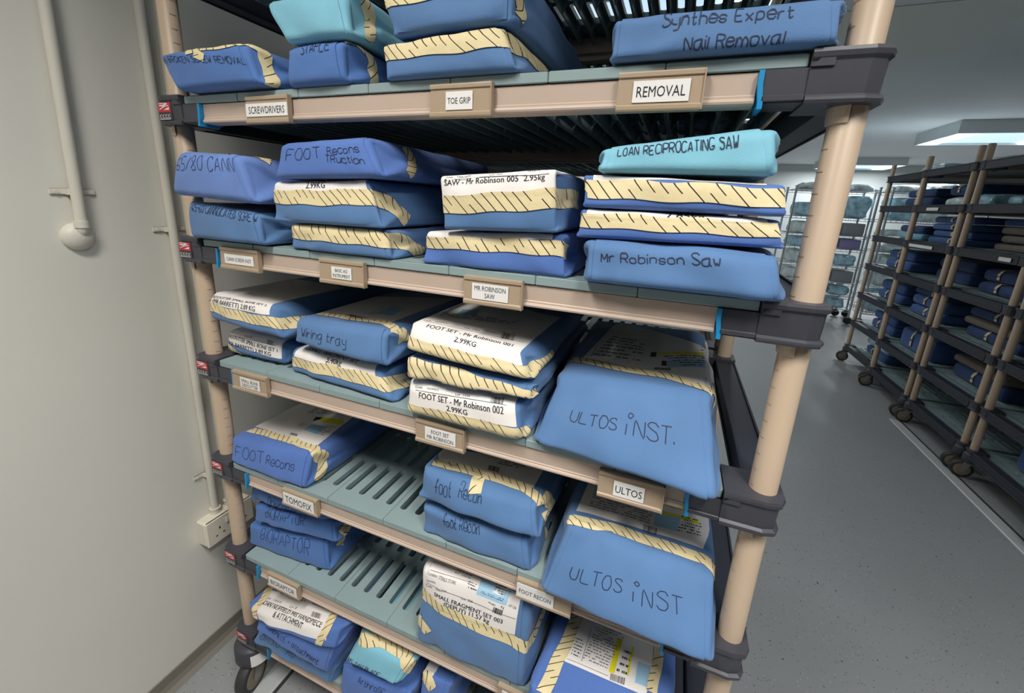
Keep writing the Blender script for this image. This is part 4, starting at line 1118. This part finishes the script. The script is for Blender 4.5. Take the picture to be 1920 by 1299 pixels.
# ------------------------------------------------------------------ left wall: conduits, rose and socket
def saddle(b, y, z, r, w=.028):
    m = M['pipe']
    b.box((XW + .0003, y - r - w, z - .006), (XW + .004, y + r + w, z + .006), m, .0015)
    n = 10; o = []
    for i in range(n + 1):
        a = math.pi * i / n; o.append((XW + .004 + math.sin(a) * (r + .012), y + math.cos(a) * (r + .003)))
    for i in range(n + 1):
        a = math.pi * (n - i) / n; o.append((XW + .004 + math.sin(a) * (r + .0095), y + math.cos(a) * (r + .0005)))
    for i in range(n):
        q = [o[i], o[i + 1], o[2 * n - i], o[2 * n + 1 - i]]
        b.prism(q, z - .006, z + .006, m)
    for s in (-1, 1):
        b.tube([(XW + .003, y + s * (r + w * .62), z), (XW + .0065, y + s * (r + w * .62), z)], .0042, m, 10)
# conduit that turns into the wall
py = U(150, 300, 'x', XW + .016)[1]
e = empty('conduit', (XW, -.082, Z0 - .31), 'cream painted conduit that bends into a domed rose on the left wall', 'conduit', 'cream conduits on the left wall')
yb_ = U(154, 425, 'x', XW + .018)[1]; zb_ = U(154, 425, 'x', XW + .018)[2]
yt_ = U(83, 0, 'x', XW + .018)[1]; zt_ = U(83, 0, 'x', XW + .018)[2]
ytop = yt_ + (yt_ - yb_) / (zt_ - zb_) * (CEIL - zt_)
b = MB()
pts = [(XW + .018, ytop, CEIL - .002), (XW + .018, yb_, zb_)]
for i in range(1, 8):
    a = math.pi / 2 * i / 7; pts.append((XW + .018 - .017 * (1 - math.cos(a)), yb_, zb_ - .018 * math.sin(a)))
b.tube(pts, .0105, M['pipe'], 18)
b.tube([(XW + .018, yb_, zb_ + .012), (XW + .018, yb_, zb_ - .002)], .0128, M['pipe'], 18)
b.build('pipe', e, e.location)
b = MB(); n = 22; rr = []
cy, cz = yb_ - .004, zb_ - .022
for k, r in ((.0005, .030), (.006, .0295), (.013, .025), (.019, .016), (.021, .004)):
    rr.append([(XW + k, cy + math.cos(2 * math.pi * i / n) * r, cz + math.sin(2 * math.pi * i / n) * r) for i in range(n)])
b.loft(rr, M['pipe'], smooth=True); b.build('wall_rose', e, e.location)
q = U(140, 360, 'x', XW + .01)
b = MB(); saddle(b, q[1], q[2], .0105); b.build('saddle_clip', e, e.location)
# long conduit down to the socket
def long_pipe(ypx, r, x, zlow, clips, label):
    e = empty('conduit', (XW, ypx, zlow), label, 'conduit', 'cream conduits on the left wall')
    b = MB(); b.tube([(x, ypx, zlow), (x, ypx, CEIL - .002)], r, M['pipe'], 18)
    b.tube([(x, ypx, zlow), (x, ypx, zlow + .016)], r + .0035, M['pipe'], 18)
    b.tube([(x, ypx, zlow + .016), (x, ypx, zlow + .019)], r + .005, M['pipe'], 18)
    b.build('pipe', e, e.location)
    for z in clips:
        b = MB(); saddle(b, ypx, z, r); b.build('saddle_clip', e, e.location)
y2 = U(322, 430, 'x', XW + .017)[1]
zs = U(404, 955, 'x', XW + .02)[2]
long_pipe(y2 + .003, .0105, XW + .0165, zs - .012, [U(315, 430, 'x', XW + .01)[2], U(385, 890, 'x', XW + .01)[2], Z0 + .5], 'cream painted conduit running down the left wall into the socket')
long_pipe(y2 + .046, .0095, XW + .0145, zs - .012, [], 'second cream conduit right behind the left rear of the post')
# double socket in its surface box
z1 = U(366, 977, 'x', XW)[2]; y0 = U(366, 977, 'x', XW)[1]; z0 = U(373, 1020, 'x', XW)[2]
dx = .046
e = empty('double_socket', (XW, y0 + .073, z0), 'cream double power socket box on the left wall behind the post', 'power socket')
b = MB(); b.box((XW + .0005, y0, z0), (XW + dx - .008, y0 + .148, z1), M['socket'], .004); b.build('back_box', e, e.location)
b = MB(); b.box((XW + dx - .0082, y0 - .0005, z0 - .0005), (XW + dx, y0 + .1485, z1 + .0005), M['socket'], .003)
for k in (.038, .110):
    for (a, c, w, h) in ((0, .012, .0042, .0075), (-.011, -.010, .0062, .0036), (.011, -.010, .0062, .0036)):
        b.box((XW + dx, y0 + k + a - w / 2, (z0 + z1) / 2 - .006 + c - h / 2), (XW + dx + .0004, y0 + k + a + w / 2, (z0 + z1) / 2 - .006 + c + h / 2), M['slot'])
b.build('face_plate', e, e.location)
for k in (.063, .086):
    b = MB(); b.box((XW + dx + .0001, y0 + k - .006, z1 - .032), (XW + dx + .004, y0 + k + .006, z1 - .012), M['socket'], .0015); b.build('switch', e, e.location)

# ------------------------------------------------------------------ packs on the racks across the aisle
RND = random.Random(11)
ORD = ['top', 'second', 'third', 'fourth', 'fifth', 'sixth', 'bottom']
RACK = {0: 'nearest rack', 1: 'second rack', 2: 'third rack', 3: 'farthest rack'}
def soft_block(x0, x1, y0, y1, z0, z1, mat, seed, r=.018, amp=.004):
    """soft rounded block in the room's axes"""
    rn = random.Random(seed); dims = np.array([x1 - x0, y1 - y0, z1 - z0]); r = min(r, dims.min() * .45); b = MB()
    ph = [(rn.uniform(8, 30), rn.uniform(8, 30), rn.uniform(8, 30), rn.uniform(0, 6.3)) for _ in range(4)]
    def ax(L): k = [0, r * .4, r]; n = max(2, int(L / .06)); return k[:-1] + list(np.linspace(r, L - r, n + 1)) + [L - r * .4, L]
    X, Y, Z = ax(dims[0]), ax(dims[1]), ax(dims[2])
    def F(p):
        q = np.clip(p, r, dims - r); d = p - q; n = d / np.linalg.norm(d, axis=-1, keepdims=True); P = q + r * n
        nz = sum(np.sin(a * P[..., 0] + c * P[..., 1] + e * P[..., 2] + f) for a, c, e, f in ph)
        e = 1 - (2 * P[..., 0] / dims[0] - 1) ** 4; g = 1 - (2 * P[..., 1] / dims[1] - 1) ** 4
        dsp = amp * .25 * nz * (n[..., 2] > -.5) + amp * e * g * np.clip(n[..., 2], 0, 1)
        dsp = np.clip(dsp, -amp, amp * .9)
        P = P + n * dsp[..., None]; P[..., 2] = np.maximum(P[..., 2], 0)
        return P + np.array([x0, y0, z0])
    def face(A, B, fn, flip):
        g = np.array([[fn(a, c) for c in B] for a in A]); P = F(g).reshape(-1, 3); n = len(B)
        fs = [(i * n + j, (i + 1) * n + j, (i + 1) * n + j + 1, i * n + j + 1) for i in range(len(A) - 1) for j in range(n - 1)]
        b.add(P, [f if not flip else f[::-1] for f in fs], mat, smooth=True)
    a, c, e = dims
    face(X, Z, lambda p, q: (p, 0, q), False); face(X, Z, lambda p, q: (p, c, q), True)
    face(X, Y, lambda p, q: (p, q, e), False); face(X, Y, lambda p, q: (p, q, 0), True)
    face(Y, Z, lambda p, q: (a, p, q), False); face(Y, Z, lambda p, q: (0, p, q), True)
    return b
CNAME = dict(navy='dark blue wrapped pack', mid='blue wrapped pack', grey='grey folded cloth', teal='pale teal wrapped pack', bag='clear pouch of supplies', bag2='bluish clear pouch of supplies')
def far_pack(unit, tier, x0, x1, ya, yb_, heights, tones, tapes=True, dx=.0, label_extra=''):
    ux, uy = UNITS[unit]; z = RT[tier] + .0006
    n = len(heights)
    for k, (h, t) in enumerate(zip(heights, tones)):
        j = RND.uniform(-.012, .012)
        a, c = ux + x0 + j, ux + x1 + j * .5
        d, e_ = uy + ya + RND.uniform(-.008, .008), uy + yb_ + RND.uniform(-.008, .008)
        pos = 'alone' if n == 1 else ('lowest in stack' if k == 0 else 'on top of stack' if k == n - 1 else ORD[n - 1 - k] + ' from top')
        cat = {'grey': 'cloth', 'bag': 'pouch', 'bag2': 'pouch'}.get(t, 'instrument pack')
        nm = {'grey': 'folded_cloth', 'bag': 'supply_pouch', 'bag2': 'supply_pouch'}.get(t, 'wrapped_instrument_pack')
        lab = f'{CNAME[t]} {pos}, {ORD[tier]} shelf, {RACK[unit]} across the aisle'
        root = empty(nm, ((a + c) / 2, (d + e_) / 2, z), lab, cat, 'things on the racks across the aisle')
        bag = t.startswith('bag')
        soft_block(a, c, d, e_, z, z + h, M['mid_shaded' if t == 'mid' else t], RND.random(), r=min(.03, h * .4), amp=.012 if bag else .005).build('wrap' if cat != 'pouch' else 'pouch', root, root.location)
        if tapes and not bag and t != 'grey':
            b = MB(); ym = d + (e_ - d) * RND.uniform(.35, .65); w = .012; zt = z + h
            P = [(a - .0065, ym, zt - h * .75), (a - .0065, ym + .004, zt - h * .3), (a + .01, ym + .006, zt + .003), (a + .05, ym + .008, zt + .007)]
            vs = [(x, y + s * w, zz) for x, y, zz in P for s in (-1, 1)]
            b.add(vs, [(2 * i, 2 * i + 1, 2 * i + 3, 2 * i + 2) for i in range(3)], M['tape'], [(i * .8, s) for i in range(4) for s in (0, 1)])
            b.build('autoclave_tape', root, root.location)
        z += h + (.022 if bag else .007)
L = far_pack
# farthest rack
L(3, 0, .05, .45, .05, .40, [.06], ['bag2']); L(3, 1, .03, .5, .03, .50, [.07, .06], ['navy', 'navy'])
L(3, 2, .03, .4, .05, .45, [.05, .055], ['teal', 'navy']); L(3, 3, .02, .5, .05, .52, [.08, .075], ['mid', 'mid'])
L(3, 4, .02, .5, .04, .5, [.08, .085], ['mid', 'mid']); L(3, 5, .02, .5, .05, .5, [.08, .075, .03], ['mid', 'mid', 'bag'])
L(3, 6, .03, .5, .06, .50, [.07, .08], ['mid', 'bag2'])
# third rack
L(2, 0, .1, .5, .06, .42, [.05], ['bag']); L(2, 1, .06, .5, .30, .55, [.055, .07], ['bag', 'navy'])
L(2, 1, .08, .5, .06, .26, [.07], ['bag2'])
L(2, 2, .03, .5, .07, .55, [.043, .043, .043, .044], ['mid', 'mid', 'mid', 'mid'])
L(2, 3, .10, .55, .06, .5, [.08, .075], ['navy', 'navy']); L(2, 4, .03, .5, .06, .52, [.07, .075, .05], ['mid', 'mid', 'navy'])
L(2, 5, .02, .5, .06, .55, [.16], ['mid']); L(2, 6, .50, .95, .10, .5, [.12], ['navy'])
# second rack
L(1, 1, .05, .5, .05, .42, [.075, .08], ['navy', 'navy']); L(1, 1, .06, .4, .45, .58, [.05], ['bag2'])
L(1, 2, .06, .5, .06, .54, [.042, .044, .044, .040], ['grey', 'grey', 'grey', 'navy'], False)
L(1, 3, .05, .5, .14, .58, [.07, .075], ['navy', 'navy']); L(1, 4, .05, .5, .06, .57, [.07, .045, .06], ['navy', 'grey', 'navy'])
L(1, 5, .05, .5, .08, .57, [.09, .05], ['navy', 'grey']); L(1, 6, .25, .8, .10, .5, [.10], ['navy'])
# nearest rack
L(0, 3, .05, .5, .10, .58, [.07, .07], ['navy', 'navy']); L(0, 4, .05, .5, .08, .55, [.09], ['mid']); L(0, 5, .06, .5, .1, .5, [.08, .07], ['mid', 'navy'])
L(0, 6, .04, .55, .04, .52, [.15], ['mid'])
# small white shelf tags on the rack ends
def rack_tag(unit, tier, y, w, lab):
    ux, uy = UNITS[unit]; x = ux + PX[0] - .0255
    b = MB(); b.box((x - .0009, uy + y - w / 2, RT[tier] - .042), (x, uy + y + w / 2, RT[tier] - .020), M['card'])
    tag(b.build('shelf_tag', loc=(x, uy + y, RT[tier] - .031)), lab, 'shelf label', 'white tags on the racks across the aisle')
rack_tag(2, 1, .36, .16, 'white tag on the second shelf edge of the third rack across the aisle')
rack_tag(2, 2, .38, .34, 'long white tag on the third shelf edge of the third rack across the aisle')
rack_tag(1, 2, .16, .10, 'white tag on the third shelf edge of the second rack across the aisle')

# ------------------------------------------------------------------ chrome wire rack at the far end
WZ = [Z0 + k for k in (.17, -.19, -.42, -.60, -.83, -1.06, -1.24, -1.42)]
WY0, WY1 = 6.40, 6.92
def wire_rack(x0, x1, label, shelves):
    e = empty('wire_rack', ((x0 + x1) / 2, WY0, 0), label, 'wire rack', 'chrome wire racks at the far end')
    for x in (x0, x1):
        for y in (WY0, WY1):
            b = MB(); b.tube([(x, y, .10), (x, y, Z0 + .20)], .0135, M['chrome'], 12)
            b.tube([(x, y, Z0 + .2), (x, y, Z0 + .212)], .02, M['chrome'], 12); b.build('post', e, e.location)
            b = MB(); n = 18; b.loft([[(x + math.cos(2 * math.pi * i / n) * .05, y + s, .052 + math.sin(2 * math.pi * i / n) * .05) for i in range(n)] for s in (-.012, .012)], M['rubber'], smooth=True)
            b.box((x - .02, y - .018, .09), (x + .02, y + .018, .105), M['zinc']); b.build('caster', e, e.location)
    for z in shelves:
        b = MB()
        for y in (WY0, WY1):
            b.box((x0, y - .004, z - .005), (x1, y + .004, z + .003), M['chrome']); b.box((x0, y - .004, z - .035), (x1, y + .004, z - .029), M['chrome'])
            k = x0
            while k < x1: b.box((k, y - .002, z - .03), (k + .003, y + .002, z - .004), M['chrome']); k += .06
        k = x0 + .02
        while k < x1: b.box((k, WY0, z - .002), (k + .004, WY1, z + .002), M['chrome']); k += .03
        for x in (x0, x1): b.box((x - .004, WY0, z - .005), (x + .004, WY1, z + .003), M['chrome'])
        b.build('wire_shelf', e, e.location)
wire_rack(2.375, 3.30, 'chrome wire rack in the distance, left bay seen beside the front post', WZ)
wire_rack(3.43, 4.4, 'chrome wire rack in the distance, right bay behind the dark racks', WZ)
def dist_thing(name, cat, x0, x1, y1, z0, h, mat, lab, r=.03, amp=.02):
    e = soft_block(x0, x1, WY0 + .03, y1, z0 + .004, z0 + .004 + h, M[mat], RND.random(), r, amp)
    o = e.build(name, loc=((x0 + x1) / 2, WY0 + .2, z0)); tag(o, lab, cat, 'supplies on the far wire racks')
WORD = ['top', 'second', 'third', 'fourth', 'fifth', 'sixth', 'seventh', 'lowest']
for bay, (bx0, bx1) in (('left', (2.40, 3.28)), ('right', (3.46, 4.1))):
    for i, z in enumerate(WZ):
        gap = (WZ[i - 1] - z) if i else .2
        n = 3 if bay == 'left' else 2
        for k in range(n):
            w = (bx1 - bx0) / n; a = bx0 + k * w + .03; c = a + w - .06
            side = ['left', 'middle', 'right'][k] if n == 3 else ['left', 'right'][k]
            h = min(gap - .07, RND.uniform(.07, .22)) if i else RND.uniform(.05, .09)
            if h < .03: continue
            mt = RND.choice(['bag', 'bag', 'bag2']); nm, ct, ds = 'supply_pouch', 'pouch', 'clear pouches' if mt == 'bag' else 'bluish pouches'
            if (bay, i, k) in (('left', 3, 1), ('left', 3, 2)): mt, nm, ct, ds, h = 'lilac', 'storage_bin', 'bin', 'lilac storage bin', .13
            if (bay, i, k) in (('left', 1, 2), ('right', 1, 0)): mt, nm, ct, ds, h = 'bag2', 'supply_pouch', 'pouch', 'tall bluish pouches', .26
            if (bay, i, k) in (('left', 6, 1), ('left', 5, 2), ('left', 2, 2)): mt, nm, ct, ds = 'bin', 'storage_bin', 'bin', 'grey storage bin'
            hard = nm == 'storage_bin'
            dist_thing(nm, ct, a, c, WY0 + .42, z, h, mt, f'{ds}, {side} on the {WORD[i]} shelf of the {bay} far wire rack', .012 if hard else .045, .003 if hard else .03)
# wire basket at the foot of the far rack
x0, x1, z0 = 3.32, 3.70, WZ[7] + .012
b = MB()
for z in (0, .06, .12): 
    for y in (WY0 - .225, WY0 - .0285): b.box((x0, y - .003, z0 + z), (x1, y + .003, z0 + z + .006), M['chrome'])
    for x in (x0, x1): b.box((x - .003, WY0 - .225, z0 + z), (x + .003, WY0 - .0285, z0 + z + .006), M['chrome'])
k = x0
while k <= x1 + .001:
    for y in (WY0 - .225, WY0 - .0285): b.box((k - .002, y - .002, z0), (k + .002, y + .002, z0 + .126), M['chrome'])
    b.box((k - .002, WY0 - .225, z0), (k + .002, WY0 - .024, z0 + .004), M['chrome']); k += .038
tag(b.build('wire_basket', loc=(3.51, WY0 - .12, z0)), 'small chrome wire basket hooked low on the far wire rack', 'basket')
# castor of a rack far behind, seen through the gap under the second full shelf

# ------------------------------------------------------------------ packs added on the unit behind to block the view and darken the gaps
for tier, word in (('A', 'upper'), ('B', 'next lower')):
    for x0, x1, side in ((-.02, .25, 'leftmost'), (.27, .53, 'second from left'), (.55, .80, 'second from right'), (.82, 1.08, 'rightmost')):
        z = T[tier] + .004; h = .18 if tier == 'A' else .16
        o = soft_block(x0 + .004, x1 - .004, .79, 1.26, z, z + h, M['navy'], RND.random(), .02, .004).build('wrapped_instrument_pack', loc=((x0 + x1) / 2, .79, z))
        tag(o, f'added gap-darkening blue pack, {side} of four, {word} shelf behind the front shelving', 'instrument pack', 'added packs on the unit behind')
